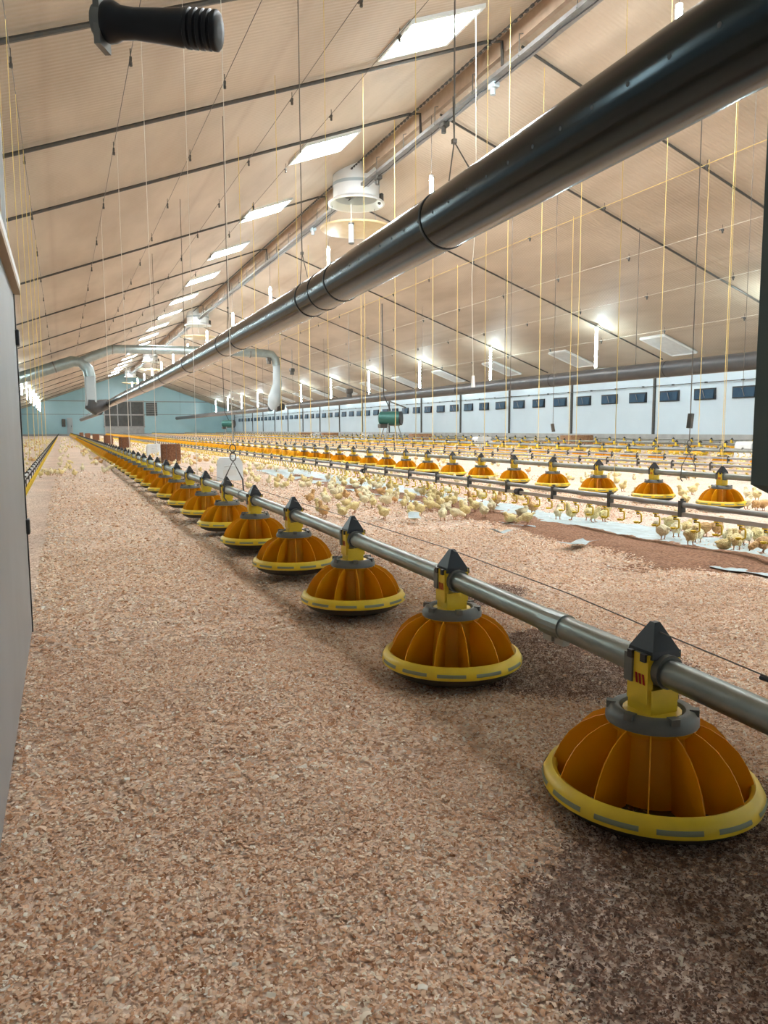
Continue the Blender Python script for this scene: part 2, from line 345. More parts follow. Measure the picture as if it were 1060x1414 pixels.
# ================================================================== LAMPS
LY = [14.3+6.88*i for i in range(12)]
def make_lamp():
    r = empty('tube_lamp')
    MB().tube([(0, 0, 0), (0, 0, 1.3)], .042, 12).build('tube', 'tube', r)
    e = MB().tube([(0, 0, -.06), (0, 0, 0)], .048, 12).tube([(0, 0, 1.3), (0, 0, 1.36)], .048, 12); e.build('end_cap', 'white', r)
    MB().tube([(0, 0, 1.36), (0, 0, 1.46)], .006, 6).build('hook', 'cord_g', r)
    reg(r); return r
lamp0 = None
def place_lamp(x, y, z, label, group):
    global lamp0
    if lamp0 is None: lamp0 = make_lamp(); o = lamp0; o.location = (x, y, z)
    else: o = copy_tree(lamp0, (x, y, z))
    tag(o, label, 'lamp', group); return o
for i, y in enumerate([21.22-6.88*j for j in (3, 2, 1)]+[21.22+6.88*j for j in range(11)]):
    lab = 'small far glowing tube lamp in the row on the right ceiling slope' if i > 4 else 'glowing tube lamp on the right slope hidden behind the dark hopper'
    if 3 <= i <= 7: lab = ['nearest', 'second nearest', 'third nearest', 'fourth nearest', 'fifth nearest'][i-3]+' glowing tube lamp hanging from the right ceiling slope'
    place_lamp(16.7, y, 2.68, lab, 'tube lamps hung along the right slope')
for i, y in enumerate([1.2, 7.9]+[14.85+6.7*j for j in range(12)]):
    lab = ['tube lamp of the ridge row right above the photographer', 'tube lamp peeping out above the black duct at the upper right', 'glowing tube lamp just above the near joint of the black duct', 'glowing tube lamp below the drip tray of the near chimney', 'third glowing ridge lamp, left of the near chimney', 'fourth glowing ridge lamp, left of the near chimney'][i] if i < 6 else 'small glowing tube lamp in the far row under the ridge'
    L = place_lamp(XR-.0, y, 4.55, lab, 'tube lamps hung under the ridge')
for i, y in enumerate([21.22+6.88*(j-3) for j in range(14)]):
    place_lamp(-2.0, y, 2.68, 'glowing tube lamp in the glaring row over the left side', 'tube lamps hung along the left slope')
def cord(name, pts, r, m_, label, cat, group=None, n=5):
    o = MB().tube(pts, r, n).build(name, m_); return tag(o, label, cat, group)
for y in [7.9]+[14.85+6.7*j for j in range(12)]:
    cord('lamp_cable', [(XR, y, 6.01), (XR, y, 7.1)], .006, 'cord_g', 'thin cable holding a tube lamp under the ridge', 'cable', 'cables of the ridge lamps')
# ================================================================== CEILING FITTINGS
def roof_strip(name, x0, x1, y0, y1, off, th, m_, parent=None):
    """a flat board lying off below one roof slope"""
    z0, z1 = roof(x0)-off, roof(x1)-off
    return MB().add([(x0, y0, z0), (x1, y0, z1), (x1, y1, z1), (x0, y1, z0), (x0, y0, z0-th), (x1, y0, z1-th), (x1, y1, z1-th), (x0, y1, z0-th)],
                    [(0, 1, 2, 3), (7, 6, 5, 4), (4, 5, 1, 0), (5, 6, 2, 1), (6, 7, 3, 2), (7, 4, 0, 3)]).build(name, m_, parent, False)
wn = 60
for i in range(-2, 16):
    y = 11.1+5.13*i
    w = roof_strip('window_%d' % (wn+i+2), 4.92, 6.03, y-.56, y+.56, -.01, .04, 'skylight'); struct(w)
    fr = MB()
    for (a, b, c, d) in ((4.86, 6.09, y-.62, y-.56), (4.86, 6.09, y+.56, y+.62)):
        fr.add([(a, c, roof(a)), (b, c, roof(b)), (b, d, roof(b)), (a, d, roof(a)), (a, c, roof(a)-.06), (b, c, roof(b)-.06), (b, d, roof(b)-.06), (a, d, roof(a)-.06)], [(0, 1, 2, 3), (7, 6, 5, 4), (4, 5, 1, 0), (5, 6, 2, 1), (6, 7, 3, 2), (7, 4, 0, 3)])
    for a, b in ((4.86, 4.92), (6.03, 6.09)):
        c, d = y-.56, y+.56
        fr.add([(a, c, roof(a)), (b, c, roof(b)), (b, d, roof(b)), (a, d, roof(a)), (a, c, roof(a)-.06), (b, c, roof(b)-.06), (b, d, roof(b)-.06), (a, d, roof(a)-.06)], [(0, 1, 2, 3), (7, 6, 5, 4), (4, 5, 1, 0), (5, 6, 2, 1), (6, 7, 3, 2), (7, 4, 0, 3)])
    fr.build('window_frame', 'white', w, False)
for i in range(15):
    y = 14.8+5.23*i
    o = roof_strip('ceiling_inlet', 18.05, 19.35, y-.5, y+.5, .02, .05, 'inlet')
    tag(o, ['white framed ceiling inlet panel half hidden behind the dark hopper', 'nearest fully visible white ceiling inlet panel on the right slope', 'second visible white ceiling inlet panel on the right slope'][i] if i < 3 else 'white ceiling inlet panel farther along the right slope', 'vent', 'ceiling inlet panels of the right slope')
    fr = MB()
    for x in (18.0, 19.4): fr.tube([(x, y-.55, roof(x)-.05), (x, y+.55, roof(x)-.05)], .045, 4)
    for yy in (y-.55, y+.55): fr.tube([(18.0, yy, roof(18.0)-.05), (19.4, yy, roof(19.4)-.05)], .045, 4)
    fr.build('frame', 'white', o)
BY = [8.7, 11.95, 15.2]+[21.4+6.88*j for j in range(11)]
for i, y in enumerate(BY):
    b = MB().tube([(XL+.1, y, roof(XL+.1)-.07), (XR-.35, y, roof(XR-.35)-.07), (XR-.1, y, roof(XR-.1)-.12), (XR-.08, y, 6.85)], .03 if i < 3 else .026, 6)
    tag(b.build('ceiling_bar', 'dark_steel'), ['nearest dark bar crossing the left ceiling slope, behind the black hand grip', 'second dark bar crossing the left ceiling slope, touching the nearest skylight', 'third dark bar crossing the left ceiling slope'][i] if i < 3 else 'thin dark bar running down the far left ceiling slope', 'bar', 'dark bars across the left ceiling slope')
    if i >= 1:
        y2 = y if i < 2 else y-.15
        b = MB().tube([(XR+.3, y2, roof(XR+.3)-.06), (XW-.4, y2, roof(XW-.4)-.06)], .024, 6)
        tag(b.build('ceiling_bar', 'dark_steel'), 'thin dark bar running down the right ceiling slope', 'bar', 'dark bars across the right ceiling slope')
# cable tray under the ridge beam
tray = MB()
for dx in (-.09, .09): tray.box((XR+dx, (YF+YB)/2, 6.80), (.03, YB-YF-.4, .07))
tray.box((XR, (YF+YB)/2, 6.77), (.16, YB-YF-.4, .015))
tr = tray.build('cable_tray', 'alu', smooth=False); tag(tr, 'long grey metal cable tray hung under the brown ridge beam', 'cable tray')
hb = MB()
for i in range(60):
    y = 5.2+1.55*i; hb.tube([(XR-.1, y, 6.8), (XR-.1, y, 7.12), (XR-.02, y, 7.14)], .01, 5); hb.tube([(XR-.12, y, 6.78), (XR+.12, y, 6.78)], .012, 5)
hb.build('hanger', 'steel', tr)
wb = MB(); wv = [(XR-.02+.015*math.sin(y*2.3), y, 6.73+.012*math.sin(y*5)) for y in np.arange(4, 60, .4)]; wb.tube(wv, .012, 5); wb.build('cable', 'black', tr)
o = MB()
pts = [(XR-.33, y, roof(XR-.33)-.10) for y in np.arange(4, 90, 1.0)]; o.tube(pts, .012, 5)
for y in np.arange(7, 45, .16): o.box((XR-.33, y, roof(XR-.33)-.11), (.035, .07, .035))
tag(o.build('chain_drive', 'dark_steel'), 'dark beaded drive chain running beside the ridge beam', 'chain')
for i, (y, z) in enumerate(((14.3, 6.72), (12.4, 6.72), (17.8, 6.72), (23, 6.72))):
    o = MB().box((XR+.02, y, z), (.14, .2, .1), bev=.015).tube([(XR, y, z-.02), (XR, y, z-.16)], .05, 8).build('junction_box', ['dark_steel', 'sock', 'dark_steel', 'sock'][i], smooth=False)
    tag(o, ['dark junction box under the cable tray above the ridge lamp', 'blue grey sensor bulb under the nearest stretch of cable tray', 'dark junction box on the tray beside the near chimney', 'small grey box on the tray past the near chimney'][i], 'box')
# exhaust chimneys
for i, y in enumerate((19.25, 44.4, 69.4, 90)):
    t = empty('exhaust_chimney', (XR, y, 6.47)); tag(t, ['large white round exhaust chimney nearest, at the ridge', 'second white exhaust chimney along the ridge', 'third exhaust chimney far along the ridge', 'farthest exhaust chimney by the end wall'][i], 'chimney', 'exhaust chimneys at the ridge')
    MB().lathe([(.74, 0), (.74, .03), (.62, .12), (.6, .12), (.6, 1.15), (.68, 1.2), (.68, 1.25), (.56, 1.25), (.56, .14), (.7, .0), (.74, 0)], 40).build('shaft', 'white', t)
    MB().lathe([(.615, .42), (.615, .5), (.6, .5)], 40).build('band', 'sock', t)
    MB().lathe([(0, -.62), (.3, -.66), (.7, -.67), (.93, -.61), (.95, -.60), (.93, -.64), (.7, -.70), (.3, -.70), (0, -.66)], 40).build('drip_tray', 'cream', t)
    st = MB()
    for a in (.4, 2.5, 4.6): st.tube([(.66*math.cos(a), .66*math.sin(a), .02), (.8*math.cos(a), .8*math.sin(a), -.62)], .008, 5)
    st.build('stay', 'steel', t)
    MB().lathe([(0, .3), (.12, .3), (.12, .5), (0, .5)], 16).tube([(-.56, 0, .4), (.56, 0, .4)], .025, 6).tube([(0, -.56, .4), (0, .56, .4)], .025, 6).build('fan_motor', 'dark_steel', t)
    MB().box((.64, -.12, .18), (.1, .2, .26), bev=.02).build('actuator', 'dark_steel', t, False)
t = empty('hanging_sensor', tuple(onX(485, 335, 6.7))); tag(t, 'small grey cylinder hanging below the near chimney drip tray', 'sensor')
MB().tube([(0, 0, 0), (0, 0, .42)], .062, 14).build('housing', 'sock', t); MB().tube([(0, 0, -.03), (0, 0, 0)], .07, 14).build('end_cap', 'dark_steel', t); MB().tube([(0, 0, .42), (0, 0, .46)], .07, 14).build('end_cap', 'dark_steel', t)
MB().tube([(0, 0, .46), (0, 0, .9)], .006, 5).build('cord', 'cord_w', t)
# ================================================================== DUCTS
def duct(name, pts, r, m_, label, joints, hole=None):
    t = MB().tube(pts, r, 40).build(name, m_, smooth=True); tag(t, label, 'duct')
    P = [Vector(p) for p in pts]
    def at(y):
        for a, b in zip(P, P[1:]):
            if a.y <= y <= b.y: return a.lerp(b, (y-a.y)/(b.y-a.y)), (b-a).normalized()
        return P[-1], (P[-1]-P[-2]).normalized()
    for y, wd in joints:
        p, d = at(y); MB().tube([p-d*wd, p+d*wd], r+.006, 40).build('joint_ring', 'gasket' if wd < .02 else m_, t)
    if hole:
        hm = None
        for y in np.arange(*hole):
            p, d = at(y); n_ = Vector((-.98, 0, -.12)).normalized(); q = p+n_*r*.998
            if hm is None: hm = MB().tube([-n_*.004, n_*.0015], .011, 8).mesh('air_hole', 'gasket')
            ho = bpy.data.objects.new('air_hole', hm); COL.objects.link(ho); ho.location = q; ho.parent = t
    return t
DR = .198
dp = [(2.40, -1.0, 2.12), (2.444, 2.34, 2.12), (2.50, 3.6, 2.12), (2.56, 4.94, 2.12), (2.66, 8.0, 2.12), (2.70, 13.5, 2.12), (2.72, 22, 2.12), (2.5, 45.6, 2.11)]
d1 = duct('air_duct', dp, DR, 'duct', 'long thick black air duct hanging overhead across the picture', [(4.95, .012), (7.3, .012), (8.4, .012), (7.9, .004), (12.2, .012), (13.4, .006), (17.5, .012), (22, .01), (27, .01), (33, .01), (39, .01)], (1.2, 24, .252))
d2 = duct('air_duct', [(13, 8, 1.985), (13, 20, 2.01), (13, 33, 2.03), (12.95, 45.8, 2.04)], .185, 'duct_grey', 'long dark grey air duct hanging along the right side below the ceiling slope', [(13.9, .01), (18.4, .01), (24, .01), (31, .01)])
d3 = duct('air_duct', [(12.9, 50, 2.02), (12.9, 95, 2.02)], .185, 'duct_grey', 'far grey air duct continuing towards the end wall on the right', [(60, .01), (75, .01)])
d4 = duct('air_duct', [(2.2, 50, 1.75), (1.9, 84, 1.72)], .185, 'duct_grey', 'far grey air duct continuing beyond the elbow on the left', [(60, .01)])
# duct hangers
for dd, xx, ys_h in ((d2, 13, (9, 15, 21, 27, 33, 39, 45)), (d3, 12.9, (52, 62, 72, 82, 92)), (d4, 2.05, (52, 66, 80))):
    for yy in ys_h: MB().tube([(xx, yy, 1.9), (xx, yy, roof(xx)-.01)], .008, 5).build('suspension_wire', 'cord_g', dd)
for i, px in enumerate((628, 424, 322, 262, 222)):
    y = yAt(px, 2.6); x = 2.58; z = 2.12+DR
    zt = 2.62
    h = MB().tube([(x, y, roof(x)-.02), (x, y, zt)], .006, 5).tube([(x, y+.02, zt+.30), (x, y, zt), (x-.05, y-.35, z-.02)], .005, 5).tube([(x, y, zt), (x, y+.1, z-.02)], .005, 5).box((x, y, zt), (.03, .03, .03))
    tag(h.build('duct_hanger', 'cord_g'), ['nearest', 'second', 'third', 'fourth', 'fifth'][i]+' dark wire hanger with forked end holding the black duct', 'wire', 'hanger wires of the black duct')
# galvanised heat pipes crossing the house at Y ~ 45
def pipe(name, pts, r, m_, label, cat='pipe', bends=()):
    t = MB().tube(pts, r, 24).build(name, m_); tag(t, label, cat); return t
Yp = 45.0
def P45(px, py): d = ray(px, py); return CAM+d*(Yp/d.y)
a = P45(30, 521); b = P45(100, 499); c = P45(118, 507); e = P45(124, 520); f = P45(124, 548)
pl = pipe('heat_pipe', [(-5.2, Yp, roof(-5.2)-.4), a, b, P45(112, 500), P45(122, 510), e], .30, 'galvduct', 'galvanised heating pipe coming down the left slope to an elbow')
for px, py in ((75, 507),): 
    q = P45(px, py); MB().tube([q-Vector((.03, 0, .01)), q+Vector((.03, 0, .01))], .315, 24).build('joint_ring', 'steel', pl)
o = MB().box(((e.x), Yp, (e.z+1.95)/2), (.58, .5, e.z-1.95+.1), bev=.08).build('drop_duct', 'sock', smooth=False); tag(o, 'grey square sided duct dropping to the end of the black duct', 'duct')
o = MB().tube([(e.x+.02, Yp, 2.3), (e.x+.0, Yp, 1.95), (e.x+.15, Yp+.1, 1.85), (2.1, Yp+.3, 2.0), (2.5, 45.5, 2.11)], [.30, .36, .38, .34, .26], 24).build('duct_elbow', 'duct_grey'); tag(o, 'grey elbow joining the drop duct to the black air duct', 'duct')
a = P45(126, 493); b = P45(152, 483); g = P45(365, 488); h = P45(380, 496); 
hp = pipe('heat_pipe', [P45(112, 499), a, b, P45(160, 482), P45(270, 484), g, P45(375, 490), h, P45(382, 505)], .24, 'galvduct', 'galvanised heating pipe crossing the house under the ceiling to the right')
for px, py in ((155, 483), (210, 483), (300, 486), (345, 488)):
    q = P45(px, py); MB().tube([q-Vector((.03, 0, 0)), q+Vector((.03, 0, 0))], .255, 24).build('joint_ring', 'steel', hp)
h = P45(382, 503); k2 = P45(381, 563)
o = MB().tube([h, P45(383, 530), P45(379, 548), P45(378, 560), P45(378, 566)], [.22, .27, .36, .38, .18], 24).build('drop_duct', 'sock'); tag(o, 'bulging grey fabric duct dropping to the right hand air duct', 'duct')
o = MB().tube([P45(381, 562), P45(392, 562)], [.3, .19], 24).build('duct_elbow', 'duct_grey'); tag(o, 'short grey elbow below the bulging fabric duct', 'duct')
for (px, py) in ((371, 496), (403, 511), (482, 540)):
    q = P45(px, py) if px < 450 else onX(px, py, 12)
    o = MB().box(q, (.28, .28, .22), bev=.03).tube([q, q+Vector((0, 0, -.28))], .12, 10).build('pipe_motor', 'dark_steel', smooth=False)
    MB().tube([q, (q.x, q.y, roof(q.x)-.01)], .012, 5).build('mount_rod', 'steel', o)
    tag(o, {371: 'dark motor hanging at the elbow of the crossing heating pipe', 403: 'dark motor hanging on the bar right of the bulging duct', 482: 'green grey motor hanging from the bar above the right duct'}[px], 'motor')
o = cord('steel_bar', [P45(388, 497)+Vector((0, 0, .1)), P45(400, 501)+Vector((0, 0, .05)), onX(560, 563, 14.5)], .035, 'dark_steel', 'dark steel bar descending to the right from the crossing heating pipe', 'bar')
q = P45(388, 497); MB().tube([(q.x, q.y, roof(q.x)-.02), q], .015, 5).build('mount_rod', 'steel', o)
# ================================================================== FEED LINES
LX = [.935, 4.77, 9.95, 13.75, 17.5]
PZ = .262
def lz(li, y):       # how much the line hangs higher than at the nearest pan
    if li == 0: return float(np.interp(y, [.5, .77, 1.01, 1.7, 3, 5], [-.03, -.026, -.018, .0, .018, .026]))
    return .012
def fin_poly():
    # r, z of a fin: inner edge on the cone, outer edge bulging to the rim
    return [(.060, .164), (.074, .166), (.096, .158), (.120, .143), (.142, .120), (.157, .094), (.167, .068), (.169, .052), (.165, .036), (.135, .022), (.075, .020)]
def grill_mesh(nf=12, n=28, th=.0022):
    b = MB()
    b.lathe([(.064, .172), (.0645, .150), (.069, .085), (.073, .055), (.073, .022)], n)   # the cone
    b.lathe([(.074, .176), (.078, .163), (.074, .155), (.064, .158)], n)
    for k in range(nf):
        a = 2*math.pi*k/nf-2.32; ca, sa = math.cos(a), math.sin(a); vs = []
        P = fin_poly()
        for sgn in (-1, 1):
            for r, z in P: vs.append((r*ca-sgn*th/2*sa, r*sa+sgn*th/2*ca, z))
        m_ = len(P); fs = [tuple(range(m_)), tuple(range(2*m_-1, m_-1, -1))]+[(i, (i+1) % m_, m_+(i+1) % m_, m_+i) for i in range(m_)]
        b.add(vs, fs)
    return b
def rim_mesh(n=56):
    return MB().lathe([(.160, .050), (.163, .062), (.170, .066), (.180, .060), (.187, .046), (.186, .034), (.178, .030), (.168, .034), (.162, .042), (.160, .050)], n)
def neck_mesh():
    b = MB()
    b.box((0, 0, .205), (.058, .058, .05)); b.box((-.029, 0, .248), (.012, .050, .086)); b.box((.029, 0, .248), (.012, .050, .086))
    b.lathe([(.0, .186), (.05, .186), (.05, .178), (0, .178)], 20)
    return b
def clamp_mesh():
    return MB().tube([(0, -.040, PZ), (0, .040, PZ)], .030, 18).box((0, .0, PZ+.005), (.066, .030, .05)).box((-.036, .02, PZ), (.006, .02, .05))
def cap_mesh():
    b = MB(); h = .031
    b.add([(-h, -h, .284), (h, -h, .284), (h, h, .284), (-h, h, .284), (-.029, -.029, .297), (.029, -.029, .297), (.029, .029, .297), (-.029, .029, .297),
           (-.006, -.006, .342), (.006, -.006, .342), (.006, .006, .342), (-.006, .006, .342)],
          [(3, 2, 1, 0), (0, 1, 5, 4), (1, 2, 6, 5), (2, 3, 7, 6), (3, 0, 4, 7), (4, 5, 9, 8), (5, 6, 10, 9), (6, 7, 11, 10), (7, 4, 8, 11), (8, 9, 10, 11)])
    for s_ in (-1, 1):
        b.box((-.036, s_*.016, .286), (.008, .012, .014)); b.box((.036, s_*.016, .286), (.008, .012, .014))
    return b
def collar_mesh():
    b = MB().lathe([(.060, .166), (.079, .166), (.079, .176), (.070, .190), (.064, .192), (.056, .190), (.052, .178), (.060, .166)], 28)
    for k in range(6):
        a = k*math.pi/3+.3; b.box((.069*math.cos(a), .069*math.sin(a), .188), (.016, .016, .012), rot=Matrix.Rotation(a, 3, 'Z'))
    return b
def full_feeder():
    r = empty('feeder_pan')
    MB().lathe([(0, .012), (.12, .012), (.15, .022), (.168, .040), (.176, .036), (.165, .014), (.14, .0), (0, 0)], 40).build('pan', 'pan', r)
    rim = rim_mesh().build('rim', 'yellow2', r)
    st = MB(); nf = 12
    for k in range(nf):
        a = 2*math.pi*k/nf-2.32+.07; st.lathe([(.1873, .0415), (.1882, .0450), (.1858, .0505)], 5, a0=a, a1=a+2*math.pi/nf-.14, closed=False)
    st.build('grey_strips', 'strip', rim)
    grill_mesh().build('grill', 'yellow', r)
    collar_mesh().build('collar', 'grey_ring', r)
    ho = MB()
    for k in range(6):
        a = k*math.pi/3+.82; ho.ell((.071*math.cos(a), .071*math.sin(a), .185), (.009, .006, .004), nu=8, nv=5, rot=Matrix.Rotation(a+1.57, 3, 'Z'))
    nk = neck_mesh().build('neck', 'yellow2', r, False)
    mk = MB()
    for k in range(3): 
        y = -.020+.0085*k
        mk.add([(-.0358, y, .238), (-.0358, y+.0055, .238), (-.0358, y+.0085, .256), (-.0358, y+.003, .256)], [(0, 1, 2, 3), (3, 2, 1, 0)])
    mk.build('maker_mark', 'red', nk, False)
    clamp_mesh().build('pipe_clamp', 'grey_ring', r)
    cap_mesh().build('cap', 'black', r, False)
    for o in r.children:
        if o.name.split('.')[0] in ('pan', 'rim', 'grill'):
            for v in o.data.vertices: v.co.z = v.co.z*.93+.013
            for c in o.children:
                for v in c.data.vertices: v.co.z = v.co.z*.93+.013
    reg(r); return r
def lod_feeder(b, nf=9, n=14, off=(0, 0, 0)):
    """one joined feeder for far places; material slots yellow, yellow2, grey_ring, black"""
    c = MB()
    c.lathe([(.064, .172), (.069, .1), (.073, .04)], n, mi=0)
    c.lathe([(.075, .172), (.115, .150), (.150, .105), (.163, .06)], n*2, mi=0)
    for k in range(nf):
        a = 2*math.pi*k/nf; ca, sa = math.cos(a), math.sin(a)
        c.add([(.07*ca, .07*sa, .176), (.122*ca, .122*sa, .156), (.160*ca, .160*sa, .105), (.172*ca, .172*sa, .055), (.08*ca, .08*sa, .05)], [(0, 1, 2, 3, 4)], 0)
    c.lathe([(.160, .060), (.182, .060), (.187, .044), (.178, .028), (.16, .02), (.15, 0), (0, 0)], n*2, mi=1)
    c.lathe([(.079, .168), (.070, .192), (0, .192)], n, mi=2)
    c.box((0, 0, .236), (.062, .056, .10), mi=1); c.box((0, 0, .262), (.05, .08, .05), mi=2)
    c.add([(-.036, -.036, .284), (.036, -.036, .284), (.036, .036, .284), (-.036, .036, .284), (0, 0, .344)], [(0, 1, 4), (1, 2, 4), (2, 3, 4), (3, 0, 4), (3, 2, 1, 0)], 3)
    o = Vector(off); b.v.extend(tuple(Vector(p)+o) for p in c.v)
    b.f.extend(tuple(b.n+i for i in f) for f in c.f); b.m.extend(c.m); b.n += c.n
SL4 = ['yellow', 'yellow2', 'grey_ring', 'black']
lodm = MB(); lod_feeder(lodm); lod_me = lodm.mesh('feeder_pan', SL4)
Y0 = [1.01, yAt(997, 4.77), yAt(996, 9.95), yAt(965, 13.75), yAt(980, 17.5)]
LNAME = ['front feed line', 'second feed line', 'third feed line', 'fourth feed line', 'fifth feed line']
ORD = ['nearest', 'second nearest', 'third nearest', 'fourth nearest', 'fifth nearest', 'sixth nearest', 'seventh nearest', 'eighth nearest', 'ninth nearest', 'tenth nearest', 'eleventh nearest', 'twelfth nearest']
slots = []
for li, x in enumerate(LX):
    y = Y0[li]; k = 0
    if li >= 1: y -= 1.5 if li == 1 else 3.0; k = -2 if li == 1 else -4
    while y < YB-2:
        if y > .3: slots.append((math.hypot(x, y), li, k, x, y))
        y += .75; k += 1
slots.sort(); ind = slots[:300]; rest = slots[300:]
src = None
for d, li, k, x, y in ind:
    z = lz(li, y)
    if d < 17:
        if src is None: src = full_feeder(); o = src; o.location = (x, y, z)
        else: o = copy_tree(src, (x, y, z), 0)
        o.rotation_euler.z = 0
    else:
        o = bpy.data.objects.new('feeder_pan', lod_me); COL.objects.link(o); o.location = (x, y, z)
    grp = 'yellow feeder pans of the '+LNAME[li]; kk = k
    if li == 0 and k == 0: lab = 'large yellow round feeder pan in the lower right foreground, nearest of all'
    elif 0 <= kk < 12 and li < 3: lab = ORD[kk]+' yellow feeder pan with black pyramid cap on the '+LNAME[li]
    elif kk < 0: lab = 'yellow feeder pan of the %s beside the right picture edge' % LNAME[li]
    elif d < 30: lab = 'small yellow feeder pan in the middle run of the '+LNAME[li]; grp += ', middle run'
    else: lab = 'tiny yellow feeder pan in the far run of the '+LNAME[li]; grp += ', far run'
    tag(o, lab, 'feeder', grp)
b = MB()
lowm = MB()
for d, li, k, x, y in rest:
    c = b; z = lz(li, y)
    for (r0, z0, r1, z1, mi) in ((.075, .172, .14, .12, 0), (.14, .12, .165, .05, 0), (.185, .05, .16, .01, 1)):
        c.lathe([(r0, z0+z), (r1, z1+z)], 8, c=(x, y, 0), mi=mi)
    c.box((x, y, .236+z), (.062, .056, .1), mi=1)
    c.add([(x-.036, y-.036, .284+z), (x+.036, y-.036, .284+z), (x+.036, y+.036, .284+z), (x-.036, y+.036, .284+z), (x, y, .344+z)], [(0, 1, 4), (1, 2, 4), (2, 3, 4), (3, 0, 4)], 3)
o = b.build('feeder_pan', SL4); tag(o, 'farthest yellow feeder pans blending together towards the end wall', 'feeder', None, 'stuff')
for li, x in enumerate(LX):
    ya = .15 if li == 0 else 1.5+li
    ptsy = [ya, .77, 1.01, 1.7, 3, 5, YB-2] if li == 0 else [ya, YB-2]
    t = MB().tube([(x, y, PZ+lz(li, y)) for y in ptsy], .0245, 20).build('feed_pipe', 'galv')
    tag(t, 'long round grey feed pipe of the %s carrying the yellow pans' % LNAME[li], 'pipe')
    yc = yAt(772, x) if li == 0 else Y0[li]+.4
    n = 0
    while yc < 60:
        z = PZ+lz(li, yc); cb = MB().tube([(x, yc-.035, z), (x, yc+.035, z)], .0275, 18).box((x, yc-.02, z-.03), (.016, .03, .018)).box((x, yc+.02, z-.03), (.016, .03, .018))
        cb.build('coupler', 'galv' if n else 'galv', t, False); yc += 3.05; n += 1
# anti roost wire above the front pipe
wp = [onX(1060, 935, .935), onX(880, 860, .935), onX(786, 820, .935), onX(700, 788, .935), onX(617, 757, .935), onX(492, 718, .935)]
wp = [Vector((.935, wp[0].y-.9, wp[0].z-.05))]+wp+[Vector((.935, 30, .37)), Vector((.935, 90, .37))]
o = MB().tube(wp, .0012, 6).build('wire', 'cord_g'); tag(o, 'thin taut wire running just above the front feed pipe', 'wire')
MB().tube([wp[1]+Vector((0, -.012, -.004)), wp[1]+Vector((0, .012, -.004))], .004, 8).build('insulator', 'black', o)
# ================================================================== DRINKER LINES
def nipple(b, x, y, z, side=1):
    b.box((x, y, z), (.020, .026, .022), mi=0)
    b.box((x, y, z-.018), (.010, .012, .02), mi=1)
    b.tube([(x-.005, y, z-.02), (x+.006, y-.022, z-.024), (x+.006, y-.026, z-.036), (x+.006, y-.026, z-.068), (x+.0, y-.010, z-.078)], .0048, 6, 0)
    b.lathe([(0, -.082), (.012, -.080), (.017, -.070), (.014, -.073), (0, -.077)], 8, c=(x-.002, y+.008, z), mi=0)
DX = [(3.1, 'first drinker line, behind the front feed line'), (6.7, 'second drinker line, behind the second feed line'), (8.25, 'third drinker line, near the middle of the house'), (11.8, 'fourth drinker line, beyond the third feed line'), (15.6, 'farthest drinker line, by the right wall'), (-.3, 'left drinker line beside the walkway')]
for di, (x, nm) in enumerate(DX):
    y0 = 1.2 if di == 0 else (2.0+di*1.2 if di < 5 else 3.6)
    zt = .238 if di != 5 else .27
    t = MB().tube([(x, y0, zt), (x, YB-2, zt)], .0145, 10).build('drinker_line', 'alu'); tag(t, 'low pipe with yellow cups, the '+nm, 'drinker')
    zb = zt-.052
    MB().box((x, (y0+YB-2)/2, zb), (.022, YB-2-y0, .022)).build('water_pipe', 'pvc', t, False)
    yb = yAt(943, x) if di == 0 else y0+.3
    while yb-.59 > y0: yb -= .59
    n = 0; far = MB()
    while yb < YB-2.5:
        q = MB() if n < 100 else far
        q.box((x, yb, (zt+zb)/2+.004), (.034, .022, .088))
        q.box((x, yb, zt+.024), (.012, .016, .02))
        if n < 100 and yb < 30: q.build('bracket', 'dark_steel', t, False)
        else:
            if q is not far: far.v += q.v; far.f += [tuple(i+far.n for i in f_) for f_ in q.f]; far.m += q.m; far.n += q.n
        yb += .59; n += 1
    if far.n: far.build('bracket', 'dark_steel', t, False)['kind'] = 'stuff'
    # drip cups
    lim = 100 if di < 2 or di == 5 else 40
    y = y0+.1; n = 0; nb = MB(); nipple(nb, 0, 0, 0); nip_me = nb.mesh('drip_cup', ['yellow2', 'dark_steel'], False); far = MB()
    while y < (60 if di < 2 or di == 5 else 45):
        if n < lim:
            o = bpy.data.objects.new('drip_cup', nip_me); COL.objects.link(o); o.location = (x, y, zb-.008); o.parent = t
        else:
            far.box((x, y, zb-.01), (.02, .026, .022), mi=0); far.box((x+.004, y-.02, zb-.06), (.011, .011, .08), mi=0); far.box((x, y, zb-.09), (.03, .03, .012), mi=0)
        y += .148; n += 1
    far.build('drip_cup', ['yellow2', 'dark_steel'], t, False)['kind'] = 'stuff'
# small black regulator knobs on the first drinker line
for px in (716, 501):
    y = yAt(px, 3.1); o = MB().tube([(3.1, y-.03, .19), (3.1, y+.03, .19)], [.028, .024], 12).build('regulator', 'black', None, False)
    o.parent = [q for q in COL.objects if q.name.startswith('drinker_line')][0]
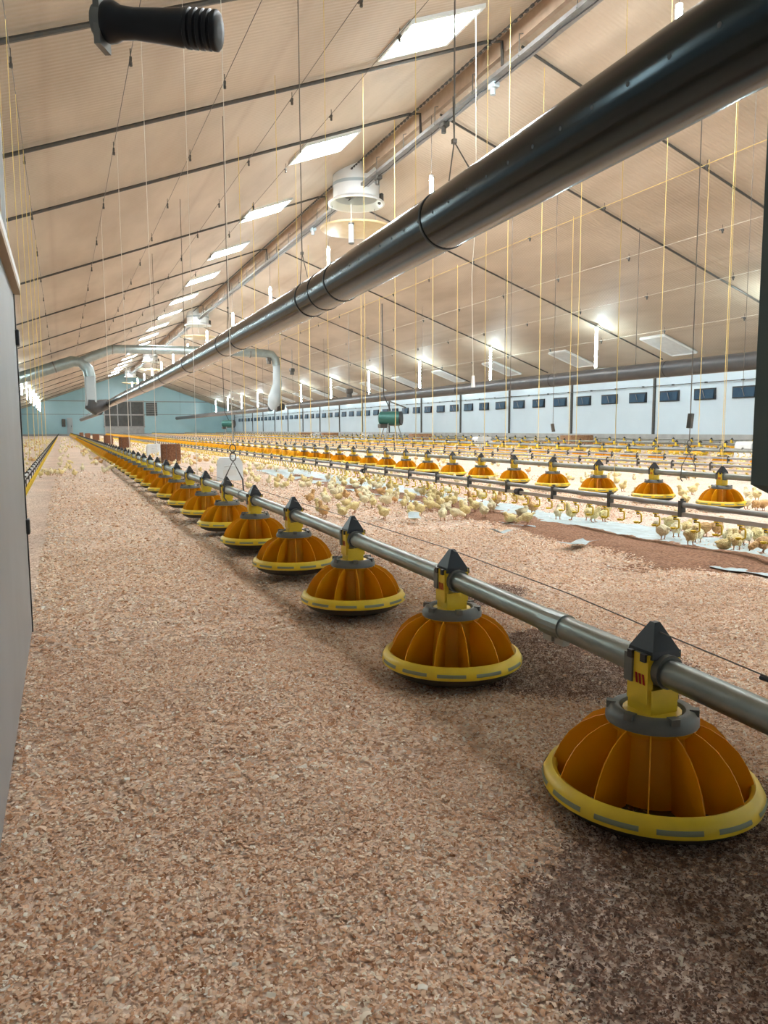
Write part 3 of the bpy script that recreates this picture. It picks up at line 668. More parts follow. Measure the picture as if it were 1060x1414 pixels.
# ================================================================== CORDS
def vcord(px, x, za, m_, r=.004, top=None, lab=None, knot=True, lx=None):
    y = yAt(px, x); zt = top or roof(x)-.03; r = max(.002, .00036*(x*sy_+y*cy_))
    t = MB().tube([(x, y, za), (x, y, zt)], r, 5).build('suspension_cord', m_)
    tag(t, lab[0], 'cord', lab[1])
YC = ('yellow cord hanging from the ceiling to the %s', 'yellow cords of the %s')
D1, D2 = 3.1, 6.7
def lab(nm, sp=None): return (sp or YC[0] % nm, YC[1] % nm)
for px, x, za, nm, sp in [(848, D1, .26, 'first drinker line', 'bright yellow cord hanging to the first drinker line right of centre'), (574, D1, .26, 'first drinker line', 'bright yellow cord hanging to the first drinker line in the picture centre'), (455, D1, .26, 'first drinker line', None), (390, D1, .26, 'first drinker line', None), (340, D1, .26, 'first drinker line', None),
                      (997, 4.77, .33, 'second feed line', 'yellow cord ending on the feeder beside the dark hopper'), (668, 4.77, .3, 'second feed line', None), (505, 4.77, .3, 'second feed line', None), (415, 4.77, .3, 'second feed line', None), (357, 4.77, .3, 'second feed line', None),
                      (906, D2, .26, 'second drinker line', None), (697, D2, .26, 'second drinker line', None), (546, D2, .26, 'second drinker line', None), (794, 9.95, .3, 'third feed line', None), (597, 9.95, .3, 'third feed line', None), (500, 9.95, .3, 'third feed line', None),
                      (784, 11.8, .26, 'fourth drinker line', None), (630, 11.8, .26, 'fourth drinker line', None), (525, 11.8, .26, 'fourth drinker line', None), (962, 11.8, .26, 'fourth drinker line', None),
                      (995, 8.25, .26, 'third drinker line', None), (742, 8.25, .26, 'third drinker line', None), (430, 8.25, .26, 'third drinker line', None)]:
    vcord(px, x, za, 'cord_y', .0035 if x < 4 else (.005 if x < 8 else .007), lab=lab(nm, sp))
for px in (30, 42, 50, 56, 61, 66): vcord(px, -.3, .29, 'cord_y', .006, lab=lab('left drinker line'))
for px, x in ((217, .935), (272, .935), (180, .935), (155, .935)): vcord(px, x, .30, 'cord_w', .003, lab=('thin pale cord hanging from the left slope to the front feed line', 'pale cords of the front feed line'))
for px, x in ((703, 9.0), (762, 9.0), (1020, 9.0)): vcord(px, x, .72 if px == 762 else 1.2, 'cord_g', .004, lab=('thin dark cable hanging in front of the right wall', 'dark cables before the right wall'))
o = MB().box((4.77, yAt(950, 4.77), .71), (.025, .045, .12), rot=Matrix.Rotation(.12, 3, 'Y')).build('cable_weight', 'dark_steel', smooth=False); tag(o, 'small grey weight at the end of a cable near the right edge', 'weight')
o = MB().box((9, yAt(762, 9.0), .66), (.04, .06, .16), rot=Matrix.Rotation(-.2, 3, 'Y')).build('cable_weight', 'dark_steel', smooth=False); tag(o, 'small dark weight hanging on a cable before the wall', 'weight')
# white cable with plug by the centre
y = yAt(652, 6.0); o = MB().tube([(6.0, y, roof(6)-.02), (6.03, y, 4), (5.98, y+.03, 3), (6.0, y, 1.45)], .0045, 6).build('hanging_cable', 'cord_w'); tag(o, 'white cable with a plug dangling from the ceiling right of centre', 'cable')
MB().tube([(6, y, 1.48), (6, y, 1.30)], [.022, .035], 10).build('plug', 'white', o)
# loops (chain hooks) on the pipes
def hookloop(px, x, z, label):
    y = yAt(px, x); t = empty('hook_loop', (x, y, z), 1.15); tag(t, label, 'hook')
    MB().tube([(0, -.06, -.05), (0, -.055, .06), (0, 0, .17), (0, .055, .06), (0, .06, -.05), (0, .045, -.07)], .0045, 6).build('loop', 'dark_steel', t)
    a = [(0, .018*math.cos(u), .195+.024*math.sin(u)) for u in np.linspace(0, 2*math.pi, 12)]; MB().tube(a, .0035, 5).build('ring', 'dark_steel', t)
    a = [(0, .018*math.cos(u), .245+.024*math.sin(u)) for u in np.linspace(0, 2*math.pi, 12)]; MB().tube(a, .0035, 5).build('ring', 'dark_steel', t)
    MB().tube([(0, 0, .27), (0, 0, roof(x)-z-.05)], .002 if x < 2 else .004, 5).build('cable', 'cord_g' if x > 2 else 'cord_w', t)
hookloop(322, .935, PZ+.04, 'black wire hook loop on the front feed pipe before the white tub')
hookloop(950, 4.77, PZ+.02, 'black wire hook loop on the second feed pipe beside the hopper')
# winch cables along the slopes with pulleys
for i, (x, m_) in enumerate(((.92, 'cord_w'), (2.27, 'cord_w'), (3.62, 'cord_w'), (4.77, 'cord_g'), (-.3, 'cord_w'), (9.95, 'cord_y'), (11.8, 'cord_y'), (13.75, 'cord_w'), (15.6, 'cord_w'), (17.6, 'cord_w'))):
    z = roof(x)-.10
    t = MB().tube([(x, 2, z), (x, 90, z)], .0045 if x < 7 else .007, 5).build('winch_cable', 'cord_g' if x < 7 else m_)
    tag(t, ['winch cable under the left slope above the front feed line', 'winch cable under the left slope above the black duct', 'winch cable under the left slope right of the black duct', 'winch cable under the left slope nearest the skylights', 'winch cable under the left slope farthest left', 'yellow winch cable under the right slope nearest the ridge', 'yellow winch cable under the right slope above the fourth drinker line', 'pale winch cable under the middle of the right slope', 'pale winch cable low under the right slope', 'pale winch cable beside the ceiling inlet panels'][i], 'cable')
    pb = MB().tube([(0, 0, .08), (0, 0, -.02)], .006, 5).tube([(-.012, 0, -.04), (.012, 0, -.04)], .035, 12).box((0, .05, -.02), (.02, .1, .02)).tube([(.0, .0, -.07), (0, 0, -.11)], .02, 6)
    pm = pb.mesh('pulley', 'dark_steel', False)
    for j in range(12):
        y = 6.5+(i*1.37 % 3)+j*3.05
        o = bpy.data.objects.new('pulley', pm); COL.objects.link(o); o.location = (x, y, z); o.parent = t
# ================================================================== TUBS AND BALES, HEATERS
def bale(x, y, s, m_, label, grp):
    b = MB(); n = 7; vs = []; fs = []
    b.box((0, 0, s[2]/2), s, bev=.015)
    o = b.build('pecking_bale', m_, smooth=False); tag(o, label, 'bale', grp); o.location = (x, y, 0); o.rotation_euler.z = random.uniform(-.15, .15)
    st = MB()
    for u in (-.25, .25): st.box((u*s[0], 0, s[2]/2), (.008, s[1]+.006, s[2]+.006))
    st.build('twine', 'cord_g', o, False)
    return o
B1 = 'brown bales beside the front feed line'
bale(1.95, 15.4, (.36, .34, .38), 'bale', 'brown bale nearest, behind the front feed line beside the white tubs', B1)
for i, y in enumerate((26.9, 35.7, 47.8, 62, 80)): bale(1.92-.04*i, y, (.36, .34, .42), 'bale', ['brown bale second in the row behind the front feed line', 'brown bale third in the row behind the front feed line'][i] if i < 2 else 'small far brown bale in the row behind the front feed line', B1)
def tub(x, y, s, label):
    t = empty('white_tub', (x, y, 0), random.uniform(-.2, .2)); tag(t, label, 'tub', 'white plastic tubs on the litter')
    b = MB(); prof = [(-s[0]/2, .02), (-s[0]/2+.02, 0), (s[0]/2-.02, 0), (s[0]/2, .02), (s[0]/2-.01, s[2]*.8), (s[0]/2-.05, s[2]), (-s[0]/2+.05, s[2]), (-s[0]/2+.01, s[2]*.8)]
    b.prism(prof, 'y', -s[1]/2, s[1]/2); b.build('body', 'tub', t, False)
    MB().tube([(-s[0]*.2, -s[1]/2-.005, s[2]*.62), (0, -s[1]/2-.03, s[2]*.66), (s[0]*.2, -s[1]/2-.005, s[2]*.62)], .012, 6).tube([(.05, 0, s[2]), (.05, 0, s[2]+.03)], .035, 10).build('handle', 'tub', t)
    MB().box((0, -s[1]/2-.002, s[2]*.35), (s[0]*.5, .004, s[2]*.25)).build('label_panel', 'inlet', t, False)
tub(2.0, 9.95, (.34, .28, .30), 'white plastic tub nearest, behind the front feed line with hook loop')
tub(2.15, 20.2, (.38, .3, .30), 'small white plastic tub left of the nearest tub, beyond the brown bale')
tub(13.1, 11.4, (.75, .5, .36), 'large white tub beyond the third feed line beside the dark hopper')
tub(13.5, yAt(665, 13.5), (.6, .4, .36), 'white tub in the far middle, left of the tan bale')
tub(15.5, yAt(582, 15.5), (.6, .4, .36), 'small far white tub before the right wall')
tub(15.5, yAt(507, 15.5), (.6, .4, .36), 'farther white tub between the heater and the tan bale')
tub(15.5, yAt(436, 15.5), (.6, .4, .36), 'smallest far white tub')
for i, px in enumerate((795, 580, 456, 423)):
    bale(15.0, yAt(px, 15.0), (.95, .5, .42), 'tan_bale', ['tan bale nearest, right of centre before the right wall', 'second tan bale, below the green heater', 'third tan bale in the far middle', 'farthest tan bale in the far middle'][i], 'tan bales before the right wall')
for i, (px, x, s) in enumerate(((541, 12.0, .27), (318, 11.3, .27))):
    y = yAt(px, x); t = empty('heater', (x, y, 0)); tag(t, ['green cylindrical heater on a trestle in the middle distance', 'far dark heater on a trestle left of centre'][i], 'heater', 'space heaters')
    z = 1.06; ax = Vector((.75, -.6, 0)).normalized()
    c = Vector((0, 0, z)); MB().tube([c-ax*.5, c-ax*.45, c+ax*.35], [s*.8, s, s], 24).build('drum', 'green', t)
    MB().tube([c+ax*.35, c+ax*.40], [s*1.02, s*1.02], 24).build('outlet_ring', 'black', t)
    MB().tube([c+ax*.38, c+ax*.405], [s*.7, s*.7], 20).build('outlet', 'dark_steel', t)
    MB().box(c+Vector((-.35, .1, -.3)), (.3, .3, .16), bev=.02).build('motor', 'dark_steel', t, False)
    lg = [(-.35, -.25), (.3, -.25), (-.35, .25), (.3, .25)]
    for a, b_ in lg: MB().tube([(a*.6, b_*.6, z-.2), (a*1.3, b_*1.3, 0)], .02, 6).build('leg', 'steel', t)
    MB().tube([(-.3, -.2, .5), (.3, .2, .5)], .015, 6).tube([(-.35, .0, .78), (.35, 0, .78)], .02, 6).build('crossbar', 'steel', t)
    MB().tube([c+Vector((0, 0, .2)), c+Vector((-.3, .1, .9)), c+Vector((-.35, .1, roof(x)-z-.3))], .02, 6).build('gas_hose', 'black', t)
o = MB().tube([(6.0, yAt(323, 6.0), 0), (6.0, yAt(323, 6.0), 1.0)], .028, 8).build('post', 'steel'); tag(o, 'short grey standing post in the far middle distance', 'post')
# ================================================================== NEAR FRAME: partition, hopper, crank
pt = empty('half_door', (-.115, 2.73, 0)); tag(pt, 'grey half height door panel at the left picture edge', 'door')
MB().box((-.03, -1.9, .55), (.05, 3.76, 1.10), bev=.006).build('door_leaf', 'panel', pt, False)
MB().box((-.03, -.010, .55), (.056, .03, 1.10)).build('gasket', 'gasket', pt, False)
MB().box((-.03, -1.9, 1.115), (.09, 3.80, .03)).build('top_rail', 'inlet', pt, False)
MB().box((-.012, -1.9, 1.095), (.055, 3.78, .018)).build('rail_lining', 'cap', pt, False)
for z in (.95, .35): MB().box((.0, -.02, z), (.012, .05, .05), bev=.003).build('hinge', 'black', pt, False)
struct(MB().box((-.175, 2.72, 1.78), (.04, .05, 1.3)).box((-.135, 2.725, 1.78), (.012, .012, 1.3)).build('trim_70', 'white', smooth=False))
struct(MB().box((-.19, .8, 1.85), (.03, 3.8, 1.44)).build('wall_partition', 'panel', smooth=False))
# feed hopper at the end of the front line
hc = CAM+ray(1036, 669)*.82
hx, hy, hz = hc.x, hc.y, hc.z
hp_ = empty('feed_hopper', (.935, hy-.45, 0)); tag(hp_, 'dark green black feed hopper cut off by the right picture edge', 'hopper')
hw = .45; ox = hx+hw-.935
hb = MB()
sec = [(hz-.22, .06, .06), (hz, hw, .45), (hz+.02, hw, .45), (2.15, hw, .45)]  # unseen right, rear and top enlarged to shade the near floor
vs = []
for z, a, b_ in sec: c_ = 0 if a < .1 else ox; vs += [(c_-a, -b_, z), (c_+a, -b_, z), (c_+a, b_, z), (c_-a, b_, z)]
fs = [(3, 2, 1, 0)]
for k in range(3):
    for i in range(4): j = (i+1) % 4; fs.append((k*4+i, k*4+j, k*4+4+j, k*4+4+i))
hb.add(vs, fs); hb.build('body', 'hopper', hp_, False)
MB().box((ox, 0, 2.16), (2*hw+.04, .94, .03)).build('lid', 'hopper', hp_, False)
MB().box((0, .0, (hz-.22+PZ)/2), (.10, .14, hz-.22-PZ+.06)).build('outlet', 'dark_steel', hp_, False)
for z in (.98, 1.30): MB().box((ox-hw-.004, .37, z), (.012, .05, .03), bev=.003).build('bolt_plate', 'hopper', hp_, False)
for sx in (-1, 1):
    for sy in (-1, 1):
        if (sx, sy) == (-1, 1): continue
        MB().tube([(ox+sx*(hw-.02), sy*.42, hz), (ox+sx*(hw-.02), sy*.42, 0)], .012, 8).build('leg', 'dark_steel', hp_)
# hand winch with black crank grip
gd = .72
g0 = CAM+ray(146, 30)*gd; g1 = CAM+ray(303, 43)*(gd*.99)
ax = (g1-g0).normalized(); ln = (g1-g0).length
wt = empty('hand_winch', tuple(g0)); tag(wt, 'black ribbed hand grip of a winch crank at the top left corner', 'winch')
prof = [(0, .0165), (.004, .0185), (.010, .0175), (.016, .0145), (.03, .0135), (.06, .0152), (.078, .0166)]
u = [p[0]*ln/.114 for p in prof]; r = [p[1] for p in prof]
q = .080
while q < .110:
    for dq, rr in ((0, .0155), (.0012, .0155), (.002, .0172), (.0055, .0174)): u.append((q+dq)*ln/.114); r.append(rr)
    q += .0066
u += [ln*.985, ln*1.0, ln*1.003]; r += [.0172, .0150, .006]
MB().tube([ax*a for a in u], r, 28).build('grip', 'black', wt)
armtop = Vector((0, 0, .30))
MB().tube([-ax*.010, ax*.003], .014, 18).build('washer', 'steel', wt)
MB().box(-ax*.004+Vector((0, 0, .135)), (.006, .024, .32), rot=Matrix.Rotation(math.atan2(ax.y, ax.x), 3, 'Z')).build('crank_arm', 'steel', wt, False)
cz = Vector((0, 0, .28)); 
MB().tube([cz+ax*.012, cz-ax*.05], .012, 12).build('axle', 'steel', wt)
MB().tube([cz-ax*.03, cz-ax*.085], .05, 20).box(cz-ax*.10+Vector((0, 0, 0)), (.12, .12, .12), bev=.01).build('gearbox', 'dark_steel', wt, False)
wx = -.175-g0.x
MB().box(((wx-ax.x*.1)/2-.02, -ax.y*.10, .28), (abs(wx)-.0, .04, .10)).build('wall_bracket', 'dark_steel', wt, False)
# ================================================================== PAPER, FEED, SHAVINGS
def sheet(name, xa, xb, ya, yb, m_, st, hfun, jag):
    xs_ = np.arange(xa, xb+1e-6, st); ys_ = np.arange(ya, yb+1e-6, st); X, Y = np.meshgrid(xs_, ys_)
    u = (X-xa)/(xb-xa)*2-1; w_ = (vnoise(Y*0+3.3, Y, 2.5, 11)-.5)*jag+(vnoise(Y*0+7.3, Y, 9, 12)-.5)*jag*.5
    X2 = X+w_*np.abs(u); Z = hfun(X2, Y); b = MB(); n_ = len(xs_)
    b.add(np.stack([X2.ravel(), Y.ravel(), Z.ravel()], 1).tolist(), [(j*n_+i, j*n_+i+1, (j+1)*n_+i+1, (j+1)*n_+i) for j in range(len(ys_)-1) for i in range(n_-1)])
    return b.build(name, m_)
M['flap'].node_tree.nodes['Principled BSDF'].inputs['Specular IOR Level'].default_value = .3
pap = sheet('paper_strip', 2.78, 3.52, 1.2, 12, 'paper', .045, lambda x, y: fh(x, y)+.010+(vnoise(x, y, 6, 21)-.5)*.010, .12)
tag(pap, 'torn blue grey paper strip lying on the litter under the first drinker line', 'paper')
def fz(x, y):
    c = 2.98+.05*np.sin(y*1.3)
    dens = .72*np.exp(-((x-c)/.24)**2)-.35+(vnoise(x, y, 2.1, 31)-.45)*.38+(vnoise(x, y, 9, 32)-.5)*.22+(vnoise(x, y, 28, 34)-.5)*.16-np.clip((y-6.5)/4, 0, 2)*.35
    return fh(x, y)+.006+np.clip(dens, -.3, .3)*.055+(vnoise(x, y, 45, 33)-.5)*.004
fd = sheet('spilled_feed', 2.42, 3.62, 1.25, 11, 'feed', .02, fz, .1); tag(fd, 'brown feed crumble spread along the paper under the first drinker line', 'feed', None, 'stuff')
# small loose paper scraps
for i, (px, py, s, rz) in enumerate(((800, 752, .13, .5), (572, 718, .10, 1.2), (690, 738, .08, .2))):
    p = onZ(px, py, .02); X, Y = np.meshgrid(np.linspace(-s, s, 9), np.linspace(-s*.4, s*.4, 6))
    Z = .012+.03*(vnoise(X+i*3, Y, 9, 41))*(1+np.abs(X)/s); b = MB(); jx = X+(vnoise(X+i, Y, 15, 42)-.5)*.05; jy = Y+(vnoise(X, Y+i, 15, 43)-.5)*.06
    b.add(np.stack([jx.ravel(), jy.ravel(), Z.ravel()], 1).tolist(), [(j*9+k, j*9+k+1, (j+1)*9+k+1, (j+1)*9+k) for j in range(5) for k in range(8)])
    o = b.build('paper_scrap', 'paper'); o.location = (p.x, p.y, .0); o.rotation_euler.z = rz
    tag(o, ['crumpled grey paper scrap at the front edge of the spilled feed right of centre', 'folded grey paper scrap beside the lone chicks in the middle', 'small paper scrap flat on the brown feed', 'paper scrap near the right edge below the chicks'][i], 'paper')
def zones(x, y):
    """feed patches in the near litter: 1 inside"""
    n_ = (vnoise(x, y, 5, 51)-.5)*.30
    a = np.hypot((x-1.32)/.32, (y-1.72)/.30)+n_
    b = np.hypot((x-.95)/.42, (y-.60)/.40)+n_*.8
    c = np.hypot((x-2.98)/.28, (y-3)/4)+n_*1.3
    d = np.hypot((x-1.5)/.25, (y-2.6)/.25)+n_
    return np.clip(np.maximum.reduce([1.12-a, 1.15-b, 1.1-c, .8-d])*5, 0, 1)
def flakes(name, n, regs, size, m_, label, keep, curl=True):
    vs = []; fs = []; cnt = 0
    for (x0, x1, y0, y1, nn, sc) in regs:
        # roughly the visible wedge
        X = rng.uniform(x0, x1, nn); Y = rng.uniform(y0, y1, nn)
        d = X*sy_+Y*cy_; l = X*cy_-Y*sy_
        ok = (l > -.54*d-.1) & (l < .54*d+.15) & keep(X, Y)
        X, Y = X[ok], Y[ok]; k = len(X); Z = fh(X, Y)+rng.uniform(.001, .006, k)
        L_ = size[0]*sc*rng.uniform(.45, 1.35, k)*np.where(rng.random(k) < .06, 1.7, 1); Wd = L_*rng.uniform(.25, .62, k)
        a = rng.uniform(0, 2*np.pi, k); tx = rng.normal(0, .24, k); ty = rng.normal(0, .24, k)
        cu = rng.uniform(-.15, .28, k)*L_ if curl else L_*.2
        P = []
        for u, v, w in ((-.5, -.5, 0), (-.5, .5, 0), (0, .55, 1), (0, -.55, 1), (.5, -.42, 0), (.5, .42, 0)):
            lu, lv = u*L_, v*Wd; lw = w*cu
            z1 = lw+lu*np.sin(tx)+lv*np.sin(ty); xx = lu*np.cos(tx); yy = lv*np.cos(ty)
            P.append(np.stack([X+xx*np.cos(a)-yy*np.sin(a), Y+xx*np.sin(a)+yy*np.cos(a), Z+z1], 1))
        V = np.stack(P, 1).reshape(-1, 3); base = cnt+np.arange(k)[:, None]*6
        fs.append(np.concatenate([base+np.array([[0, 3, 2, 1]]), base+np.array([[3, 4, 5, 2]])], 0)); vs.append(V); cnt += k*6
    V = np.concatenate(vs); Fc = np.concatenate(fs); me = bpy.data.meshes.new(name)
    me.vertices.add(len(V)); me.vertices.foreach_set('co', V.ravel()); me.loops.add(len(Fc)*4); me.loops.foreach_set('vertex_index', Fc.ravel().astype(np.int32))
    me.polygons.add(len(Fc)); me.polygons.foreach_set('loop_start', np.arange(len(Fc), dtype=np.int32)*4)
    me.update(calc_edges=True); me.materials.append(M[m_]); me.polygons.foreach_set('use_smooth', [True]*len(me.polygons))
    o = bpy.data.objects.new(name, me); COL.objects.link(o); tag(o, label, 'litter', None, 'stuff'); return o
flakes('wood_shavings', 0, [(-.12, 1.6, .3, 1.3, 125000, .72), (-.12, 3.9, 1.3, 2.4, 165000, .95), (-.6, 3.6, 2.4, 4.4, 90000, 1.4), (-1, 5, 4.4, 8, 60000, 1.9), (-1, 6, 8, 10, 14000, 2.2), (-1, 6, 10, 13, 8000, 2.6)], (.0088, 0), 'flake',
       'pinkish tan wood shavings covering the floor in the foreground', lambda X, Y: (rng.random(len(X)) > zones(X, Y)*.95) & (X > -.13))
flakes('feed_crumbs', 0, [(.3, 2.0, .3, 2.9, 420000, 1.0)], (.0046, 0), 'crumb', 'brown feed crumbs with shade in their colour, spilled around the nearest feeder pans', lambda X, Y: rng.random(len(X)) < zones(X, Y))
# ================================================================== CHICKS
def remeshed(b, vox):
    me = bpy.data.meshes.new('tmp'); me.from_pydata(b.v, [], b.f); o = bpy.data.objects.new('tmp', me); COL.objects.link(o)
    md = o.modifiers.new('r', 'REMESH'); md.mode = 'VOXEL'; md.voxel_size = vox; md.adaptivity = 0
    s2 = o.modifiers.new('s', 'SMOOTH'); s2.iterations = 3; s2.factor = .5
    dg = bpy.context.evaluated_depsgraph_get(); dg.update(); ev = o.evaluated_get(dg); out = bpy.data.meshes.new_from_object(ev)
    v = [tuple(p.co) for p in out.vertices]; f_ = [tuple(p.vertices) for p in out.polygons]
    bpy.data.objects.remove(o); bpy.data.meshes.remove(me); bpy.data.meshes.remove(out); return v, f_
RY = lambda a: Matrix.Rotation(a, 3, 'Y')
def chick(pose):
    """returns body(MB with fluff slot 0, leg slot 1), beak, eyes; faces +X"""
    b = MB(); sit = pose == 'sit'; dz = -.026 if sit else 0
    pitch = {'stand': -.35, 'peck': .28, 'sit': -.05, 'alert': -.6, 'turn': -.3}[pose]
    b.ell((0, 0, .056+dz), (.040, .0285, .029), RY(pitch)); b.ell((.012, 0, .056+dz-.002), (.028, .027, .027))
    hd = {'stand': (.036, 0, .095), 'peck': (.062, 0, .034), 'sit': (.034, 0, .083+dz), 'alert': (.030, 0, .110), 'turn': (.026, .022, .092)}[pose]
    hd = Vector(hd); ch = Vector((.018, 0, .064+dz)) if pose != 'peck' else Vector((.028, 0, .052))
    for t in (.35, .7): p = ch.lerp(hd, t); b.ell(p, (.0185-.004*t,)*3)
    b.ell(hd, (.0172, .0148, .0150)); 
    tz = .060+dz+(.008 if pose != 'peck' else .018); b.ell((-.040, 0, tz), (.015, .008, .007), RY(pitch+.1))
    for s_ in (-1, 1):
        b.ell((-.006, s_*.0245, .060+dz), (.026, .0062, .015), RY(pitch*.8+.1))
        if not sit: b.ell((-.002, s_*.013, .036), (.013, .010, .016))
    v, f_ = remeshed(b, .0032)
    c = MB(); c.add([(x+.0011*math.sin(x*900+y*700), y+.0011*math.sin(y*950+z*600), z+.0011*math.sin(z*880+x*640)) for x, y, z in v], f_, 0)
    if not sit:
        for s_ in (-1, 1):
            x0 = -.002+(.008*s_ if pose in ('alert', 'peck') else 0)
            c.tube([(0, s_*.013, .030), (x0-.004, s_*.0135, .018), (x0, s_*.014, .004)], [.0040, .0028, .0028], 6, 1)
            for an in (-.5, 0, .5): c.tube([(x0, s_*.014, .004), (x0+.018*math.cos(an), s_*.014+.018*math.sin(an), .0015)], [.0024, .0012], 5, 1)
            c.tube([(x0, s_*.014, .004), (x0-.008, s_*.014, .0015)], [.0022, .001], 5, 1)
    fd_ = {'peck': Vector((.5, 0, -.86)), 'turn': Vector((.35, .9, -.1))}.get(pose, Vector((1, 0, -.12))).normalized()
    bk = (hd+fd_*.0145, hd+fd_*.0245)
    sd = Vector((0, 0, 1)).cross(fd_).normalized(); upv = fd_.cross(sd)
    eyes = [hd+fd_*.0075+sd*s_*.0125+upv*.004 for s_ in (-1, 1)]
    return c, bk, eyes
POSES = ['stand', 'peck', 'sit', 'alert', 'turn']
CH = {}
for p in POSES:
    c, bk, ey = chick(p)
    beak = MB().tube([bk[0], (bk[0]+bk[1])/2, bk[1]], [.0048, .0034, .0006], 8).mesh('beak', 'beak')
    eyes = MB().ell(ey[0], (.0022,)*3, nu=8, nv=5).ell(ey[1], (.0022,)*3, nu=8, nv=5).mesh('eyes', 'eye')
    for ci in range(3):
        bm = c.mesh('chick', ['fluff%d' % ci, 'leg']); 
        CH[p, ci] = (bm, beak, eyes)
placed = []
def free(x, y, r):
    for (a, b_) in placed[-2500:]:
        if abs(a-x) < r and abs(b_-y) < r and (a-x)**2+(b_-y)**2 < r*r: return False
    return True
CN = ['yellow', 'cream', 'buff brown']; PN = {'stand': 'standing', 'peck': 'pecking with lowered head', 'sit': 'sitting', 'alert': 'standing with raised head', 'turn': 'standing with turned head'}
used_labels = {}
def put_chick(x, y, pose, ci, rz, sc, label, grp, parts):
    me = CH[pose, ci]; z = float(fh(x, y))+.004
    if 2.74 < x < 3.5 and y < 11.5: z = max(z+.012, float(fz(np.array(x), np.array(y))))
    o = bpy.data.objects.new('chick', me[0]); COL.objects.link(o); o.location = (x, y, z); o.rotation_euler.z = rz; o.scale = (sc,)*3
    if parts:
        for nm, m_ in (('beak', me[1]), ('eyes', me[2])): k = bpy.data.objects.new(nm, m_); COL.objects.link(k); k.parent = o
    tag(o, label, 'chick', grp); placed.append((x, y)); return o
# chicks seen one by one: px, py of the feet, pose, colour, facing (0 = right in the picture, 90 = away), words
RT = -math.degrees(YAW)
NEAR = [(953, 757, 'stand', 0, -80, 'below the drip cups nearest the hopper'), (914, 749, 'turn', 1, 120, 'seen from behind left of the group by the hopper'), (933, 746, 'stand', 1, 60, 'behind the upright chick by the hopper'),
        (925, 737, 'alert', 0, -20, 'under the nearest drinker bracket'), (963, 752, 'stand', 1, 80, 'round back, right of the upright chick'), (972, 742, 'peck', 2, 160, 'under the drip cup right of the bracket'),
        (947, 735, 'sit', 0, 30, 'half hidden behind the upright chick'), (990, 742, 'alert', 2, 30, 'reaching up to a drip cup'), (998, 764, 'sit', 0, 10, 'at the front of the right hand huddle'),
        (1016, 766, 'stand', 0, 80, 'second from the front of the right hand huddle'), (1012, 752, 'sit', 0, 100, 'in the middle of the right hand huddle'), (1030, 758, 'stand', 1, 60, 'at the right of the huddle'), (1044, 756, 'stand', 0, 90, 'rightmost of the huddle'),
        (1036, 745, 'peck', 2, 180, 'behind the right hand huddle'), (1052, 770, 'peck', 2, 190, 'at the right picture edge on the paper'), (1056, 752, 'stand', 1, 40, 'cut by the right picture edge'), (1005, 748, 'sit', 1, 20, 'at the back of the right hand huddle'),
        (770, 720, 'stand', 1, 70, 'under the middle stretch of drip cups'), (788, 722, 'alert', 0, 200, 'tall, beside the torn paper'), (812, 722, 'stand', 0, 80, 'left of the pair by the yellow cord'), (819, 725, 'turn', 0, -70, 'in front of the pair by the yellow cord'), (834, 724, 'stand', 0, 20, 'right of the pair by the yellow cord'), (832, 715, 'alert', 2, 160, 'behind the pair by the yellow cord'),
        (704, 724, 'sit', 0, 190, 'left of three on the brown feed'), (727, 730, 'peck', 0, 185, 'front one of three on the brown feed'), (720, 716, 'sit', 1, 20, 'back one of three on the brown feed'), (735, 711, 'alert', 2, 150, 'alone behind the three on the feed'),
        (530, 717, 'stand', 0, 200, 'alone on the shavings in the middle'), (571, 717, 'sit', 0, 190, 'flat beside the folded paper scrap'), (580, 712, 'stand', 0, 200, 'left of the group right of the paper scrap'), (594, 708, 'peck', 0, 0, 'lowered head, left of the middle group'), (611, 719, 'stand', 1, 80, 'front left of the middle group'), (628, 718, 'peck', 1, 0, 'front of the middle group'), (642, 716, 'alert', 0, 190, 'in the centre of the middle group'), (668, 717, 'stand', 1, 120, 'front right of the middle group'),
        (640, 706, 'sit', 1, 60, 'behind the middle group centre'), (655, 710, 'stand', 0, 200, 'right of the middle group centre'), (679, 712, 'turn', 1, 60, 'right end of the middle group'), (625, 704, 'alert', 0, 20, 'at the back of the middle group'), (651, 701, 'alert', 2, 210, 'by the cups behind the middle group'), (686, 702, 'alert', 2, 30, 'drinking behind the middle group'), (616, 708, 'sit', 1, 30, 'back left of the middle group'),
        (447, 715, 'alert', 2, 150, 'beside the fourth black cap, seen side on'), (443, 712, 'alert', 0, 170, 'twin behind the one by the fourth black cap'), (473, 716, 'stand', 0, 150, 'leaning left, near the third black cap'), (489, 709, 'peck', 0, 200, 'right of the leaning chick'), (428, 696, 'alert', 2, 20, 'alone left, behind the pipe'), (451, 698, 'stand', 1, 170, 'walking left behind the pipe'), (478, 700, 'sit', 0, 20, 'between the loners and the flock'),
        (942, 690, 'alert', 0, 170, 'between the two nearest pans of the second line'), (956, 684, 'stand', 0, 0, 'small, behind the one between the second line pans'), (985, 690, 'alert', 0, 160, 'peeping behind the second line pan'),
        (1030, 704, 'stand', 1, 20, 'behind the second line pan near the hopper'), (1044, 706, 'peck', 2, 30, 'first of two at the right edge behind the drinker'), (1053, 706, 'peck', 2, 160, 'second of two at the right edge behind the drinker'), (1031, 690, 'stand', 1, 90, 'beside the hopper, behind the second line'), (1044, 692, 'stand', 0, 100, 'under the hopper edge')]
